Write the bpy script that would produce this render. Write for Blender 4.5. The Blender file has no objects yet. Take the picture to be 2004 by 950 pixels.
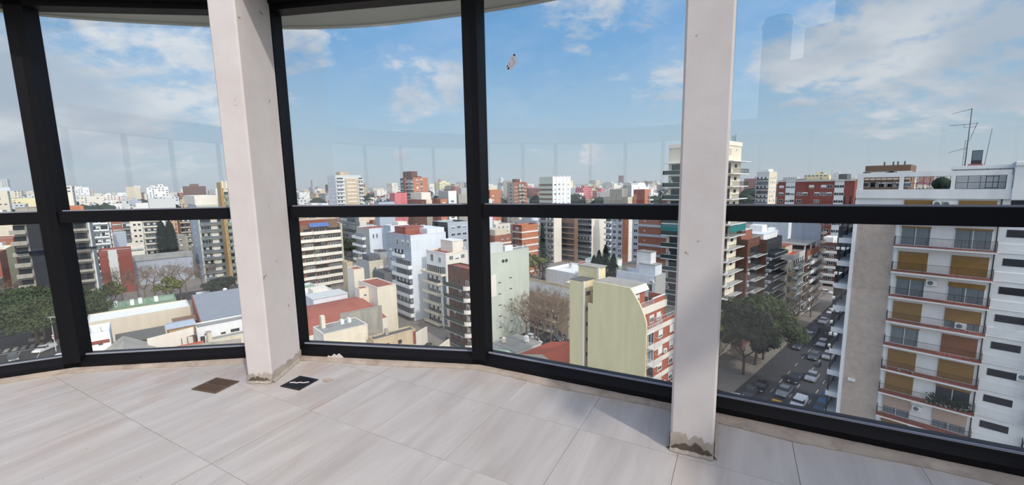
import bpy, math, random
from math import sin, cos, tan, pi, sqrt, atan2, hypot, radians
from mathutils import Vector, Matrix
random.seed(7)
S = bpy.context.scene
COL = S.collection

# ------------------------------------------------------------------ camera
F, CX, CY = 816.0, 1002.0, 475.0
PITCH = atan2(111, F); ROLL = atan2(108, 5995)
fwd = Vector((0, cos(PITCH), -sin(PITCH))); rt0 = Vector((1, 0, 0)); up0 = rt0.cross(fwd)
RT = cos(ROLL)*rt0 - sin(ROLL)*up0; UPV = RT.cross(fwd)
EYE = Vector((0, 0, 1.55))
cd = bpy.data.cameras.new('camera'); cam = bpy.data.objects.new('camera', cd); COL.objects.link(cam)
cd.sensor_fit = 'HORIZONTAL'; cd.sensor_width = 36; cd.lens = 36*F/2004
cd.clip_start = .05; cd.clip_end = 9000
cam.matrix_world = Matrix(((RT.x, UPV.x, -fwd.x, EYE.x), (RT.y, UPV.y, -fwd.y, EYE.y), (RT.z, UPV.z, -fwd.z, EYE.z), (0, 0, 0, 1)))
S.camera = cam
def ray(px, py):
    return fwd + RT*((px-CX)/F) - UPV*((py-CY)/F)

# ------------------------------------------------------------------ sky, sun, exposure
S.view_settings.view_transform = 'Standard'; S.view_settings.look = 'None'
S.view_settings.exposure = -0.12; S.view_settings.gamma = 1
S.cycles.max_bounces = 8; S.cycles.transparent_max_bounces = 16; S.cycles.diffuse_bounces = 4
S.cycles.volume_bounces = 0
S.cycles.sample_clamp_indirect = 4
SUN_DIR = Vector((.60, -.80, .80)).normalized()
sd = bpy.data.lights.new('sun', 'SUN'); sd.energy = 2.5; sd.angle = radians(2.2); sd.color = (1, .92, .82)
so = bpy.data.objects.new('sun', sd); COL.objects.link(so); so.location = (30, -40, 60)
so.rotation_euler = SUN_DIR.to_track_quat('Z', 'Y').to_euler()

world = bpy.data.worlds.new('sky'); S.world = world; world.use_nodes = True
nt = world.node_tree; N = nt.nodes; LK = nt.links; N.clear()
def nd(t, **k):
    n = N.new(t)
    for a, b in k.items(): setattr(n, a, b)
    return n
def mth(op, a, b=None, clamp=False):
    n = nd('ShaderNodeMath', operation=op); n.use_clamp = clamp
    for i, x in enumerate((a, b)):
        if x is None: continue
        if isinstance(x, (int, float)): n.inputs[i].default_value = x
        else: LK.new(x, n.inputs[i])
    return n.outputs[0]
def mrange(v, a, b, c, d, typ='SMOOTHSTEP'):
    n = nd('ShaderNodeMapRange', interpolation_type=typ)
    LK.new(v, n.inputs['Value'])
    for k, x in zip(('From Min', 'From Max', 'To Min', 'To Max'), (a, b, c, d)): n.inputs[k].default_value = x
    return n.outputs[0]
tc = nd('ShaderNodeTexCoord'); sep = nd('ShaderNodeSeparateXYZ'); LK.new(tc.outputs['Generated'], sep.inputs[0])
zz = sep.outputs[2]
ramp = nd('ShaderNodeValToRGB'); LK.new(zz, ramp.inputs[0])
cr = ramp.color_ramp
def lin(r, g, b, a=1): return tuple([((x/255+.055)/1.055)**2.4 if x > 10 else x/255/12.92 for x in (r, g, b)] + [a])
SKY = [(0, (194, 207, 213)), (.07, (184, 205, 218)), (.16, (164, 198, 225)), (.3, (124, 174, 222)), (.5, (98, 155, 212)), (1, (66, 120, 190))]
while len(cr.elements) < len(SKY): cr.elements.new(.5)
for e, (p_, c_) in zip(cr.elements, SKY): e.position = p_; e.color = lin(*c_)
# cloud field: noise over a flat layer seen in perspective
zc = mth('MAXIMUM', zz, .0); zd = mth('ADD', zc, .32)
px_ = mth('DIVIDE', sep.outputs[0], zd); py_ = mth('DIVIDE', sep.outputs[1], zd)
cmb = nd('ShaderNodeCombineXYZ'); LK.new(px_, cmb.inputs[0]); LK.new(py_, cmb.inputs[1])
def noise(scale, det, rough, dist=0.0, vec=None, loc=None, sc=None):
    v = vec or cmb.outputs[0]
    if loc or sc:
        mp = nd('ShaderNodeMapping'); LK.new(v, mp.inputs[0]); v = mp.outputs[0]
        if loc: mp.inputs['Location'].default_value = loc
        if sc: mp.inputs['Scale'].default_value = sc
    n = nd('ShaderNodeTexNoise'); LK.new(v, n.inputs['Vector'])
    n.inputs['Scale'].default_value = scale; n.inputs['Detail'].default_value = det; n.inputs['Roughness'].default_value = rough
    n.inputs['Distortion'].default_value = dist
    return n.outputs[0]
n1 = noise(2.3, 10, .60, .35, loc=(3.1, 1.7, 0)); n2 = noise(8.5, 7, .62, .3, sc=(1, 1.3, 1))
nn = mth('ADD', mth('MULTIPLY', n1, 1.15), mth('SUBTRACT', mth('MULTIPLY', n2, .65), .4))
nrm = nd('ShaderNodeVectorMath', operation='NORMALIZE'); LK.new(tc.outputs['Generated'], nrm.inputs[0])
# broad cloud banks (direction, angular radius in degrees, weight)
BANKS = [((110, 160), 11, .40), ((230, 150), 8, .38), ((330, 200), 7.5, .36), ((170, 240), 8, .30), ((20, 150), 10, .36), ((400, 230), 6, .3), ((280, 270), 6, .2), ((60, 310), 8, .17), ((430, 310), 6, .14),
         ((395, 85), 5, .2), ((340, 60), 4, .16), ((1600, 70), 5, .34), ((1680, 80), 6.5, .40), ((1770, 75), 7, .40), ((1860, 60), 7, .42), ((1960, 90), 7, .40), ((1990, 20), 5, .34), ((1545, 100), 3, .24), ((1785, 158), 2.2, .32), ((1850, 150), 6, .17),
         ((1150, 12), 4.5, .30), ((1210, 18), 3, .24), ((1275, 15), 3, .3), ((820, 85), 7, .2), ((700, 100), 5, .16), ((1315, 150), 4, .26), ((1230, 125), 2.2, .2), ((885, 163), 2.2, .40),
         ((805, 200), 3.2, .28), ((595, 95), 3, .27), ((870, 205), 2, .25), ((1155, 303), 1.3, .42), ((785, 305), 1.0, .32), ((1930, 225), 3, .2), ((1750, 185), 6, .12), ((225, 312), 2, .3), ((560, 210), 2, .2)]
acc = None
for (q, r_, w_) in BANKS:
    d = ray(*q).normalized()
    dp = nd('ShaderNodeVectorMath', operation='DOT_PRODUCT'); LK.new(nrm.outputs[0], dp.inputs[0]); dp.inputs[1].default_value = d
    m_ = mrange(dp.outputs['Value'], cos(radians(r_*1.75)), cos(radians(r_*.15)), 0, w_*.95)
    acc = m_ if acc is None else mth('MAXIMUM', acc, m_)
# out of view the cloud cover is thickened to whiten the fill light
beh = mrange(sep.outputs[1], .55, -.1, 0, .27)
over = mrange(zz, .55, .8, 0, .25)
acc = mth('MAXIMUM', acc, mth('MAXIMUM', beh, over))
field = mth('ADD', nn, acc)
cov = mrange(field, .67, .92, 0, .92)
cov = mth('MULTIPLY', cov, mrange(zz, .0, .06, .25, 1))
shade = noise(2.2, 5, .5, loc=(9, 4, 0))
cmix = nd('ShaderNodeMix', data_type='RGBA'); LK.new(mrange(shade, .38, .68, 0, 1), cmix.inputs[0])
cmix.inputs[6].default_value = lin(186, 197, 211); cmix.inputs[7].default_value = lin(230, 231, 235)
# clouds brighten towards the sun as real ones do
sdp = nd('ShaderNodeVectorMath', operation='DOT_PRODUCT'); LK.new(nrm.outputs[0], sdp.inputs[0]); sdp.inputs[1].default_value = SUN_DIR
sunny = nd('ShaderNodeVectorMath', operation='SCALE'); LK.new(cmix.outputs[2], sunny.inputs[0]); LK.new(mrange(sdp.outputs['Value'], -.1, 1, 1, 1.7), sunny.inputs['Scale'])
smix = nd('ShaderNodeMix', data_type='RGBA'); LK.new(cov, smix.inputs[0]); LK.new(ramp.outputs[0], smix.inputs[6]); LK.new(sunny.outputs[0], smix.inputs[7])
# below the horizon: hazy grey
gm = nd('ShaderNodeMix', data_type='RGBA'); LK.new(mrange(zz, -.02, 0, 0, 1), gm.inputs[0]); gm.inputs[6].default_value = lin(165, 175, 182); LK.new(smix.outputs[2], gm.inputs[7])
# wide warm glow added round the unseen sun to raise the ambient light
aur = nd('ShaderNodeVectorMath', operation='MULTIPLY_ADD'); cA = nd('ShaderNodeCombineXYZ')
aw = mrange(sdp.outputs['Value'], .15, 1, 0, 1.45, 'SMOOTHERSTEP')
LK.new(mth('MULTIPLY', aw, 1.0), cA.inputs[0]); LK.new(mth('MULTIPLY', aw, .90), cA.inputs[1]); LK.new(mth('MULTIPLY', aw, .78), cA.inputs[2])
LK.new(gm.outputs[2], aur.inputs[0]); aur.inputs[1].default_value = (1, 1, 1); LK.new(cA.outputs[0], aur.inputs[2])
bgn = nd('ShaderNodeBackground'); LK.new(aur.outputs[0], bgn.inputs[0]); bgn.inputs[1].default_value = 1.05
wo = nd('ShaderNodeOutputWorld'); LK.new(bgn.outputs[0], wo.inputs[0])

# ------------------------------------------------------------------ materials
MATS = {}
def mat(name, rgb, rough=.8, var=.10, scale=1.2, metal=0, spec=.3, bump=0, dirt=None, dscale=.35, streak=False, specks=0):
    if name in MATS: return MATS[name]
    m = bpy.data.materials.new(name); m.use_nodes = True; t = m.node_tree; b = t.nodes['Principled BSDF']
    c = lin(*rgb); b.inputs['Roughness'].default_value = rough; b.inputs['Metallic'].default_value = metal
    b.inputs['Specular IOR Level'].default_value = spec
    b.inputs['Base Color'].default_value = c; m.diffuse_color = c
    if var or dirt:
        g = t.nodes.new('ShaderNodeTexCoord')
        mp = t.nodes.new('ShaderNodeMapping'); t.links.new(g.outputs['Object'], mp.inputs[0])
        if streak: mp.inputs['Scale'].default_value = (1, 1, .18)
        n = t.nodes.new('ShaderNodeTexNoise'); t.links.new(mp.outputs[0], n.inputs['Vector'])
        n.inputs['Scale'].default_value = scale; n.inputs['Detail'].default_value = 6; n.inputs['Roughness'].default_value = .62
        mr = t.nodes.new('ShaderNodeMapRange'); t.links.new(n.outputs[0], mr.inputs[0])
        mr.inputs['From Min'].default_value = .3; mr.inputs['From Max'].default_value = .7
        mr.inputs['To Min'].default_value = 1-var; mr.inputs['To Max'].default_value = 1+var*.6
        mx = t.nodes.new('ShaderNodeMix'); mx.data_type = 'RGBA'; mx.blend_type = 'MULTIPLY'; mx.inputs[0].default_value = 1
        mx.inputs[6].default_value = c; t.links.new(mr.outputs[0], mx.inputs[7]); out = mx.outputs[2]
        if dirt:
            n2_ = t.nodes.new('ShaderNodeTexNoise'); t.links.new(mp.outputs[0], n2_.inputs['Vector'])
            n2_.inputs['Scale'].default_value = dscale; n2_.inputs['Detail'].default_value = 8; n2_.inputs['Roughness'].default_value = .7
            r2 = t.nodes.new('ShaderNodeMapRange'); t.links.new(n2_.outputs[0], r2.inputs[0])
            r2.inputs['From Min'].default_value = .5; r2.inputs['From Max'].default_value = .72; r2.inputs['To Max'].default_value = .75
            m2 = t.nodes.new('ShaderNodeMix'); m2.data_type = 'RGBA'; t.links.new(r2.outputs[0], m2.inputs[0])
            t.links.new(out, m2.inputs[6]); m2.inputs[7].default_value = lin(*dirt); out = m2.outputs[2]
        t.links.new(out, b.inputs['Base Color'])
        if specks:
            n3 = t.nodes.new('ShaderNodeTexNoise'); t.links.new(g.outputs['Object'], n3.inputs['Vector']); n3.inputs['Scale'].default_value = specks; n3.inputs['Detail'].default_value = 3
            r3 = t.nodes.new('ShaderNodeMapRange'); t.links.new(n3.outputs[0], r3.inputs[0]); r3.inputs['From Min'].default_value = .70; r3.inputs['From Max'].default_value = .735; r3.inputs['To Max'].default_value = .75
            m3 = t.nodes.new('ShaderNodeMix'); m3.data_type = 'RGBA'; t.links.new(r3.outputs[0], m3.inputs[0]); t.links.new(out, m3.inputs[6]); m3.inputs[7].default_value = lin(128, 108, 100); t.links.new(m3.outputs[2], b.inputs['Base Color'])
        if bump:
            bp = t.nodes.new('ShaderNodeBump'); bp.inputs['Strength'].default_value = bump; bp.inputs['Distance'].default_value = .02
            t.links.new(n.outputs[0], bp.inputs['Height']); t.links.new(bp.outputs[0], b.inputs['Normal'])
    MATS[name] = m; return m
PAL = dict(white=(230, 232, 233), blue_white=(213, 220, 229), cream=(220, 212, 194), sand=(204, 194, 176), yellow=(226, 216, 174), grey=(168, 170, 170),
           pale_grey=(200, 203, 203), dark_grey=(98, 102, 106), charcoal=(52, 55, 60), brick=(150, 98, 82), dark_brick=(104, 70, 60), red_brick=(134, 74, 64),
           orange=(184, 120, 90), terracotta=(172, 84, 62), tan=(196, 178, 150), green_grey=(196, 203, 192), pink=(206, 122, 128), blue=(80, 108, 160),
           blue_grey=(172, 181, 194), roof_grey=(150, 150, 146), roof_red=(152, 92, 80), roof_dark=(96, 96, 94), roof_green=(150, 172, 150), brown=(122, 96, 80),
           concrete=(164, 160, 152), green=(122, 146, 126), teal=(44, 118, 118), slab_grey=(142, 146, 158), ochre=(176, 146, 104), warm_white=(228, 222, 212))
def pm(k):
    if k in MATS: return MATS[k]
    if k in PAL:
        d = {'roof_grey': (110, 108, 104), 'roof_red': (140, 74, 60), 'concrete': (118, 114, 106), 'cream': (206, 192, 168), 'green_grey': (182, 188, 178), 'tan': (160, 140, 118)}.get(k)
        return mat(k, PAL[k], .85, .09, .8, dirt=d, streak=not k.startswith('roof'))
    raise KeyError(k)
mat('glass_dark', (52, 60, 68), .18, .35, .45, spec=.5)
mat('glass_mid', (104, 116, 126), .2, .3, .5, spec=.5)
mat('curtain', (196, 198, 196), .8, .15, 3)
mat('shutter_white', (226, 228, 226), .7, .06, 2)
mat('shutter_wood', (146, 114, 66), .7, .14, 2.5)
mat('shutter_orange', (138, 92, 66), .7, .12, 2.5)
mat('shutter_beige', (188, 166, 152), .7, .06, 2)
mat('iron', (44, 50, 52), .5, 0)
mat('dark_green_metal', (44, 62, 58), .5, 0)
mat('white_metal', (226, 228, 226), .5, 0)
mat('asphalt', (64, 66, 70), .9, .14, .6, bump=.1)
mat('paint_line', (176, 176, 168), .8, .3, 3)
mat('pavement', (132, 126, 120), .9, .12, .8)
mat('bark', (104, 86, 70), .9, .2, 3)
mat('bare_twig', (128, 108, 92), .9, .15, 3)
mat('leaf_green', (56, 72, 36), .7, .4, 1.6)
mat('leaf_olive', (104, 110, 56), .7, .4, 1.6)
mat('leaf_dark', (36, 52, 38), .7, .35, 1.6)
mat('tyre', (26, 26, 28), .8, 0)
mat('car_white', (232, 234, 236), .25, 0, spec=.5); mat('car_silver', (160, 166, 172), .25, 0, metal=.3); mat('car_grey', (96, 102, 108), .25, 0, metal=.3)
mat('car_blue', (58, 84, 124), .25, 0); mat('car_black', (30, 32, 36), .25, 0); mat('taxi_yellow', (228, 168, 30), .4, 0)
mat('lamp_red', (150, 30, 30), .4, 0)

# ------------------------------------------------------------------ mesh helper
class MB:
    def __init__(s): s.v = []; s.f = []; s.m = []
    def poly(s, pts, mi=0):
        n = len(s.v); s.v += [tuple(p) for p in pts]; s.f.append(tuple(range(n, n+len(pts)))); s.m.append(mi); return s
    def box(s, x0, x1, y0, y1, z0, z1, mi=0):
        n = len(s.v); s.v += [(x, y, z) for z in (z0, z1) for (x, y) in ((x0, y0), (x1, y0), (x1, y1), (x0, y1))]
        for q in ((3, 2, 1, 0), (4, 5, 6, 7), (0, 1, 5, 4), (1, 2, 6, 5), (2, 3, 7, 6), (3, 0, 4, 7)): s.f.append(tuple(n+i for i in q)); s.m.append(mi)
        return s
    def prism(s, pts, z0, z1, mi=0, top=None):
        n = len(s.v); k = len(pts); s.v += [(x, y, z0) for x, y in pts] + [(x, y, z1) for x, y in pts]
        s.f.append(tuple(n+i for i in reversed(range(k)))); s.m.append(mi)
        s.f.append(tuple(n+k+i for i in range(k))); s.m.append(mi if top is None else top)
        for i in range(k):
            j = (i+1) % k; s.f.append((n+i, n+j, n+k+j, n+k+i)); s.m.append(mi)
        return s
    def sweep(s, prof, fn0, fn1, mi=0):
        # prof: list of 2d points placed by fn0 and fn1 at the two ends
        k = len(prof); n = len(s.v); s.v += [tuple(fn0(*p)) for p in prof] + [tuple(fn1(*p)) for p in prof]
        s.f.append(tuple(n+i for i in reversed(range(k)))); s.m.append(mi); s.f.append(tuple(n+k+i for i in range(k))); s.m.append(mi)
        for i in range(k):
            j = (i+1) % k; s.f.append((n+i, n+j, n+k+j, n+k+i)); s.m.append(mi)
        return s
    def tube(s, p, q, r0, r1=None, n=6, mi=0):
        p = Vector(p); q = Vector(q); r1 = r0 if r1 is None else r1; d = (q-p)
        if d.length < 1e-6: return s
        d.normalize(); a = d.orthogonal().normalized(); b = d.cross(a); b0 = len(s.v)
        for c, r in ((p, r0), (q, r1)):
            for i in range(n):
                t = 2*pi*i/n; w = c + a*(cos(t)*r) + b*(sin(t)*r); s.v.append(tuple(w))
        for i in range(n):
            j = (i+1) % n; s.f.append((b0+i, b0+j, b0+n+j, b0+n+i)); s.m.append(mi)
        s.f.append(tuple(b0+i for i in reversed(range(n)))); s.m.append(mi); s.f.append(tuple(b0+n+i for i in range(n))); s.m.append(mi)
        return s
    def mesh(s, name, mats):
        me = bpy.data.meshes.new(name); me.from_pydata(s.v, [], s.f)
        for m_ in mats: me.materials.append(m_ if not isinstance(m_, str) else MATS[m_] if m_ in MATS else pm(m_))
        if len(mats) > 1: me.polygons.foreach_set('material_index', s.m)
        me.update(); return me
def link(name, data, parent=None, loc=(0, 0, 0), rz=0, **props):
    o = bpy.data.objects.new(name, data); COL.objects.link(o)
    o.location = loc
    if rz: o.rotation_euler = (0, 0, rz)
    if parent is not None: o.parent = parent
    for k, x in props.items(): o[k] = x
    return o
CACHE = {}
def cached(key, fn):
    if key not in CACHE: CACHE[key] = fn()
    return CACHE[key]
def thing(name, label, cat, loc, rz=0, group=None):
    o = link(name, None, None, loc, rz, label=label, category=cat); o.empty_display_size = .5
    if group: o['group'] = group
    return o

# ------------------------------------------------------------------ street grid of the town
GZ = -38.0
UU = Vector((.7385, .6743)); VV = Vector((-.6743, .7385)); TH = atan2(UU.y, UU.x)
def W(u, v, z): return Vector((UU.x*u+VV.x*v, UU.y*u+VV.y*v, z))
def uvof(p): return (p.x*UU.x+p.y*UU.y, p.x*VV.x+p.y*VV.y)
def atD(px, py, D):
    d = ray(px, py); return EYE + d*(D/hypot(d.x, d.y))
def atZ(px, py, z):
    d = ray(px, py); return EYE + d*((z-EYE.z)/d.z)
def onU(px, py, c):
    d = ray(px, py); return EYE + d*(c/(d.x*UU.x+d.y*UU.y))
def onV(px, py, c):
    d = ray(px, py); return EYE + d*(c/(d.x*VV.x+d.y*VV.y))
def pix(P):
    v = P-EYE; z = v.dot(fwd); return CX+F*v.dot(RT)/z, CY-F*v.dot(UPV)/z

# ------------------------------------------------------------------ terrace materials
def glass_mat():
    m = bpy.data.materials.new('window_glass'); m.use_nodes = True; t = m.node_tree; t.nodes.clear()
    g = t.nodes.new('ShaderNodeNewGeometry'); d = t.nodes.new('ShaderNodeVectorMath'); d.operation = 'DOT_PRODUCT'
    t.links.new(g.outputs['Normal'], d.inputs[0]); t.links.new(g.outputs['Incoming'], d.inputs[1])
    def mm(op, a, b=None):
        n = t.nodes.new('ShaderNodeMath'); n.operation = op
        for i, x in enumerate((a, b)):
            if x is None: continue
            if isinstance(x, (int, float)): n.inputs[i].default_value = x
            else: t.links.new(x, n.inputs[i])
        return n.outputs[0]
    f = mm('ADD', mm('MULTIPLY', mm('POWER', mm('SUBTRACT', 1, mm('ABSOLUTE', d.outputs['Value'])), 5), .95), .045)
    tr = t.nodes.new('ShaderNodeBsdfTransparent'); tr.inputs[0].default_value = (.955, .972, .975, 1)
    gl = t.nodes.new('ShaderNodeBsdfGlossy'); gl.inputs['Roughness'].default_value = .0; gl.inputs['Color'].default_value = (1, 1, 1, 1)
    mx = t.nodes.new('ShaderNodeMixShader'); t.links.new(f, mx.inputs[0]); t.links.new(tr.outputs[0], mx.inputs[1]); t.links.new(gl.outputs[0], mx.inputs[2])
    o = t.nodes.new('ShaderNodeOutputMaterial'); t.links.new(mx.outputs[0], o.inputs[0]); MATS['window_glass'] = m
glass_mat()
mat('frame_black', (12, 12, 17), .5, .08, 2, spec=.2)
mat('plaster', (204, 198, 196), .85, .05, 5, bump=.15, dirt=(194, 186, 183), dscale=1.5, specks=13)
mat('render_grey', (170, 160, 150), .9, .25, 7, bump=.4)
mat('render_dark', (98, 88, 78), .95, .3, 9, bump=.5)
mat('soffit', (206, 208, 198), .85, .05, 2)
mat('cement', (170, 157, 146), .95, .22, 5, bump=.3, dirt=(104, 84, 72), dscale=3.4)
mat('grate_rust', (96, 78, 66), .7, .3, 12, bump=.3)
mat('grate_black', (30, 32, 38), .45, .2, 12)
mat('pit', (24, 20, 18), .9, .2, 8)
mat('paper', (226, 224, 230), .7, .04, 40)
mat('print_black', (30, 30, 34), .7, 0)
mat('print_green', (90, 130, 96), .7, 0)
mat('screed', (66, 57, 50), .95, .2, 6)

def tile_mat():
    m = mat('tile', (226, 214, 208), .42, .03, 1)
    t = m.node_tree; b = t.nodes['Principled BSDF']; b.inputs['Specular IOR Level'].default_value = .35
    for l in list(b.inputs['Base Color'].links): t.links.remove(l)
    g = t.nodes.new('ShaderNodeNewGeometry'); oi = t.nodes.new('ShaderNodeObjectInfo')
    mp = t.nodes.new('ShaderNodeMapping'); t.links.new(g.outputs['Position'], mp.inputs[0]); mp.inputs['Rotation'].default_value = (0, 0, radians(-61.5)+pi/2*0)
    mp2 = t.nodes.new('ShaderNodeMapping'); t.links.new(mp.outputs[0], mp2.inputs[0]); mp2.inputs['Scale'].default_value = (.6, 4.0, 1)
    ad = t.nodes.new('ShaderNodeVectorMath'); ad.operation = 'ADD'; t.links.new(mp2.outputs[0], ad.inputs[0])
    sc = t.nodes.new('ShaderNodeVectorMath'); sc.operation = 'SCALE'; t.links.new(oi.outputs['Random'], sc.inputs[0]); sc.inputs['Scale'].default_value = 40
    cb = t.nodes.new('ShaderNodeCombineXYZ'); mu = t.nodes.new('ShaderNodeMath'); mu.operation = 'MULTIPLY'; mu.inputs[1].default_value = 37
    t.links.new(oi.outputs['Random'], mu.inputs[0]); t.links.new(mu.outputs[0], cb.inputs[0]); t.links.new(mu.outputs[0], cb.inputs[1]); t.links.new(cb.outputs[0], ad.inputs[1])
    def ns(vec, s, det, rough, a, b_, c, d, dist=0):
        n = t.nodes.new('ShaderNodeTexNoise'); t.links.new(vec, n.inputs['Vector']); n.inputs['Scale'].default_value = s
        n.inputs['Detail'].default_value = det; n.inputs['Roughness'].default_value = rough; n.inputs['Distortion'].default_value = dist
        r = t.nodes.new('ShaderNodeMapRange'); t.links.new(n.outputs[0], r.inputs[0])
        for k, x in zip(('From Min', 'From Max', 'To Min', 'To Max'), (a, b_, c, d)): r.inputs[k].default_value = x
        return r.outputs[0]
    veins = ns(ad.outputs[0], 1.6, 7, .6, .35, .68, 0, 1, .6)
    def mix(f, a, b_):
        x = t.nodes.new('ShaderNodeMix'); x.data_type = 'RGBA'
        if isinstance(f, float): x.inputs[0].default_value = f
        else: t.links.new(f, x.inputs[0])
        for s_, v in ((6, a), (7, b_)):
            if isinstance(v, tuple): x.inputs[s_].default_value = v
            else: t.links.new(v, x.inputs[s_])
        return x.outputs[2]
    c = mix(veins, lin(192, 186, 181), lin(172, 164, 159))
    # brown dirt trodden along the window side
    stain = ns(g.outputs['Position'], 1.5, 8, .68, .49, .70, 0, .6)
    sx = t.nodes.new('ShaderNodeSeparateXYZ'); t.links.new(g.outputs['Position'], sx.inputs[0])
    r1 = t.nodes.new('ShaderNodeMapRange'); t.links.new(sx.outputs[0], r1.inputs[0]); r1.inputs['From Min'].default_value = .2; r1.inputs['From Max'].default_value = -2.2; r1.inputs['To Min'].default_value = .25
    r2 = t.nodes.new('ShaderNodeMapRange'); t.links.new(sx.outputs[1], r2.inputs[0]); r2.inputs['From Min'].default_value = 2.2; r2.inputs['From Max'].default_value = 3.4
    r2.inputs['To Min'].default_value = .2; r2.inputs['To Max'].default_value = 1.5
    mu2 = t.nodes.new('ShaderNodeMath'); mu2.operation = 'MULTIPLY'; t.links.new(r1.outputs[0], mu2.inputs[0]); t.links.new(r2.outputs[0], mu2.inputs[1])
    mu3 = t.nodes.new('ShaderNodeMath'); mu3.operation = 'MULTIPLY'; mu3.use_clamp = True; t.links.new(mu2.outputs[0], mu3.inputs[0]); t.links.new(stain, mu3.inputs[1])
    c = mix(mu3.outputs[0], c, lin(172, 140, 122))
    specks = ns(g.outputs['Position'], 26, 2, .5, .765, .79, 0, .7)
    c = mix(specks, c, lin(110, 92, 80))
    t.links.new(c, b.inputs['Base Color'])
tile_mat()

# ------------------------------------------------------------------ terrace plan
J = [(-6.75, .95), (-5.5, 2.72), (-3.89, 3.51), (-2.03, 3.70), (-.3, 3.42), (1.22, 2.66), (2.77, 1.85), (3.3, 1.25)]
BACK = [(3.3, -5.2), (2.7, -5.7), (.8, -6.2), (-1.4, -6.2), (-3.4, -5.7), (-5.1, -4.6), (-6.3, -3), (-6.95, -1.1)]
RING = J + BACK
def inset(poly, d):
    out = []; n = len(poly)
    for i in range(n):
        p0 = Vector(poly[i-1]); p1 = Vector(poly[i]); p2 = Vector(poly[(i+1) % n])
        a = (p1-p0).normalized(); b = (p2-p1).normalized()
        na = Vector((a.y, -a.x)); nb = Vector((b.y, -b.x))      # ring runs clockwise: inward is to the right
        m_ = (na+nb); m_ /= m_.length_squared/2
        out.append(tuple(p1+m_*d))
    return out
floor = link('floor', MB().prism([(x, y) for x, y in reversed(inset(RING, -.25))], -.30, -.012, 0).mesh('floor', ['screed']), kind='structure')
TA = Vector((.477, .879)).normalized(); TB = Vector((.879, -.477)).normalized(); TL, TW = .636, .588; T0 = Vector((-1.445, 2.762))
INN = inset(RING, .045)
def clip(poly, cp):
    # cp clockwise convex ring
    out = poly
    for i in range(len(cp)):
        a = Vector(cp[i]); b = Vector(cp[(i+1) % len(cp)]); e = b-a; nn_ = Vector((e.y, -e.x)); res = []
        for k in range(len(out)):
            p = Vector(out[k]); q = Vector(out[(k+1) % len(out)]); sp = (p-a).dot(nn_); sq = (q-a).dot(nn_)
            if sp >= 0: res.append(tuple(p))
            if (sp >= 0) != (sq >= 0):
                t_ = sp/(sp-sq); res.append(tuple(p+(q-p)*t_))
        out = res
        if len(out) < 3: return []
    return out
for i in range(-12, 10):
    for j in range(-12, 14):
        g = .0012; gl = .0045 if j == 0 else g
        c = [T0+TA*(i*TL+g)+TB*(j*TW+gl), T0+TA*((i+1)*TL-g)+TB*(j*TW+gl), T0+TA*((i+1)*TL-g)+TB*((j+1)*TW-(.0045 if j == -1 else g)), T0+TA*(i*TL+g)+TB*((j+1)*TW-(.0045 if j == -1 else g))]
        if max(q.y for q in c) < -1.6: continue
        pl = clip([tuple(q) for q in c], INN)
        if len(pl) < 3: continue
        ar = abs(sum(pl[k-1][0]*pl[k][1]-pl[k][0]*pl[k-1][1] for k in range(len(pl))))/2
        if ar < .004: continue
        pl = pl if sum(pl[k-1][0]*pl[k][1]-pl[k][0]*pl[k-1][1] for k in range(len(pl))) > 0 else pl[::-1]
        dz = random.uniform(-.0006, .0006)
        link('tile', MB().prism(pl, -.012, dz, 0).mesh('tile', ['tile']), floor)

# ------------------------------------------------------------------ window frames, panes, curb, slab
def seg(i):
    a = Vector(RING[i]); b = Vector(RING[(i+1) % len(RING)]); t = (b-a); L = t.length; t.normalize(); n = Vector((-t.y, t.x))  # outward (left of clockwise)
    return a, b, t, n, L
def miter(i):
    # outward mitre vector at joint i
    p0 = Vector(RING[i-1]); p1 = Vector(RING[i]); p2 = Vector(RING[(i+1) % len(RING)])
    a = (p1-p0).normalized(); b = (p2-p1).normalized(); m_ = Vector((-a.y, a.x))+Vector((-b.y, b.x)); return m_/(m_.length_squared/2)
def bar(i, prof, mb, mi=0, e0=0, e1=0):
    a, b, t, n, L = seg(i); m0, m1 = miter(i), miter((i+1) % len(RING))
    f0 = lambda o, z: (a.x+m0.x*o+t.x*e0, a.y+m0.y*o+t.y*e0, z)
    f1 = lambda o, z: (b.x+m1.x*o-t.x*e1, b.y+m1.y*o-t.y*e1, z)
    mb.sweep(prof, f0, f1, mi)
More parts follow.
